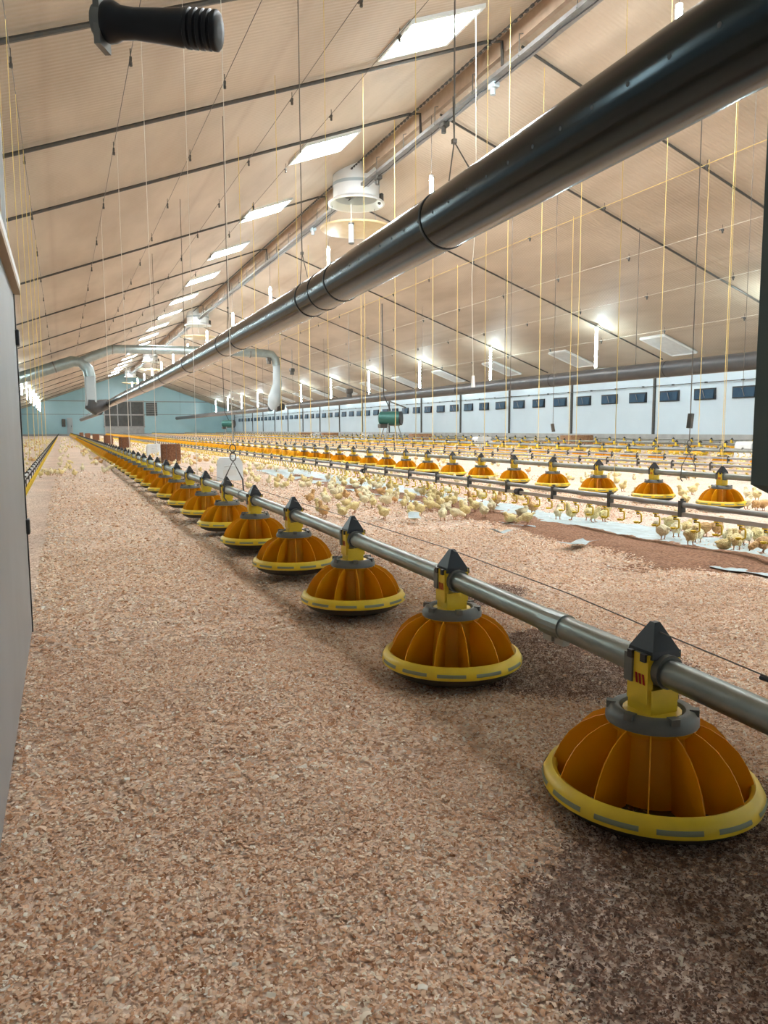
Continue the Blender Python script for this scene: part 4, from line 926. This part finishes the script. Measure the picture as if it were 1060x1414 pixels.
NEAR += [(px, py, ['stand', 'peck', 'sit'][i % 3], i % 2, 40*i, ['first', 'second', 'third', 'fourth', 'fifth', 'sixth', 'seventh', 'eighth', 'ninth', 'tenth'][i]+' from the left in the walkway cluster') for i, (px, py) in enumerate(((56, 660), (62, 655), (66, 657), (71, 657), (75, 656), (80, 655), (85, 657), (89, 654), (91, 648), (83, 645)))]
nch = 0
for px, py, pose, ci, ang, wd in NEAR:
    p = onZ(px, py, .0); put_chick(p.x, p.y, pose, ci, math.radians(ang+RT), random.uniform(.98, 1.1), ' '.join(('%s chick %s, %s' % (CN[ci], PN[pose], wd)).split()[:16]), 'chicks near the camera', True); nch += 1
# flock: (x0,x1,y0,y1,count,label,group)
FL = [(2.15, 3.7, 5.3, 8.2, 62, 'small chick in the dense flock under the first drinker line', 'flock under the first drinker line'),
      (1.9, 4.1, 8.2, 14.5, 92, 'tiny chick in the crowded flock right of the white tub', 'crowded flock right of the white tub'),
      (3.2, 6.2, 4.2, 10, 12, 'small chick scattered between the first drinker line and second feed line', 'scattered chicks by the second feed line'),
      (-.12, .75, 11.5, 30, 42, 'tiny chick in the walkway left of the front feed line', 'walkway chicks'),
      (5.3, 9.4, 6.5, 14, 36, 'small chick between the second and third feed lines', 'chicks between second and third feed lines')]
for x0, x1, y0, y1, n, lb, gp in FL:
    k = 0; tr_ = 0
    while k < n and tr_ < 4000:
        tr_ += 1; x = random.uniform(x0, x1); y = random.uniform(y0, y1)
        if gp == 'walkway chicks':
            if not (abs(x-.0) < .16 or x > .45 or 11.5 < y < 13.2 and x < .35): continue
        if gp.startswith('flock') and random.random() > math.exp(-((x-(2.75+.03*(y-5)))/.55)**2): continue
        if not free(x, y, .085): continue
        if any(abs(x-lx) < .2 for lx in LX) and random.random() < .8: continue
        ci = random.choices((0, 1, 2), (5, 5, 1.2))[0]; pose = random.choices(POSES, (5, 2, 3, 2, 1.5))[0]
        put_chick(x, y, pose, ci, random.uniform(0, 6.28), random.uniform(.92, 1.1), lb, gp, False); k += 1; nch += 1
print('chicks', nch)
# the countless far ones: one object
b = MB()
def low_chick(x, y, a, ci, s_, h):
    ca, sa = math.cos(a), math.sin(a); R_ = Matrix.Rotation(a, 3, 'Z')
    b.ell((x, y, .045*s_), (.045*s_, .03*s_, .032*s_), R_, 6, 4, ci)
    b.ell((x+ca*.035*s_, y+sa*.035*s_, (.085 if h else .04)*s_), (.018*s_,)*3, R_, 5, 3, ci)
FAR = [(1.7, 4.4, 14.5, 60, 600), (5.2, 9.5, 13, 55, 620), (10.3, 13.4, 9, 50, 420), (14.1, 19.6, 12, 55, 420), (-5, -.42, 6.5, 60, 900), (4.9, 9.5, 7, 13, 60), (-.12, .7, 30, 70, 60)]
for x0, x1, y0, y1, n in FAR:
    for _ in range(n):
        y = y0+(y1-y0)*random.random()**1.35; x = random.uniform(x0, x1)
        if any(abs(x-lx) < .2 for lx in LX): continue
        low_chick(x, y, random.uniform(0, 6.28), random.choices((0, 1, 2), (5, 5, 1.5))[0], random.uniform(.95, 1.15), random.random() < .7)
o = b.build('chick', ['fluff0', 'fluff1', 'fluff2']); tag(o, 'countless far chicks dotting the litter out to the walls', 'chick', None, 'stuff')
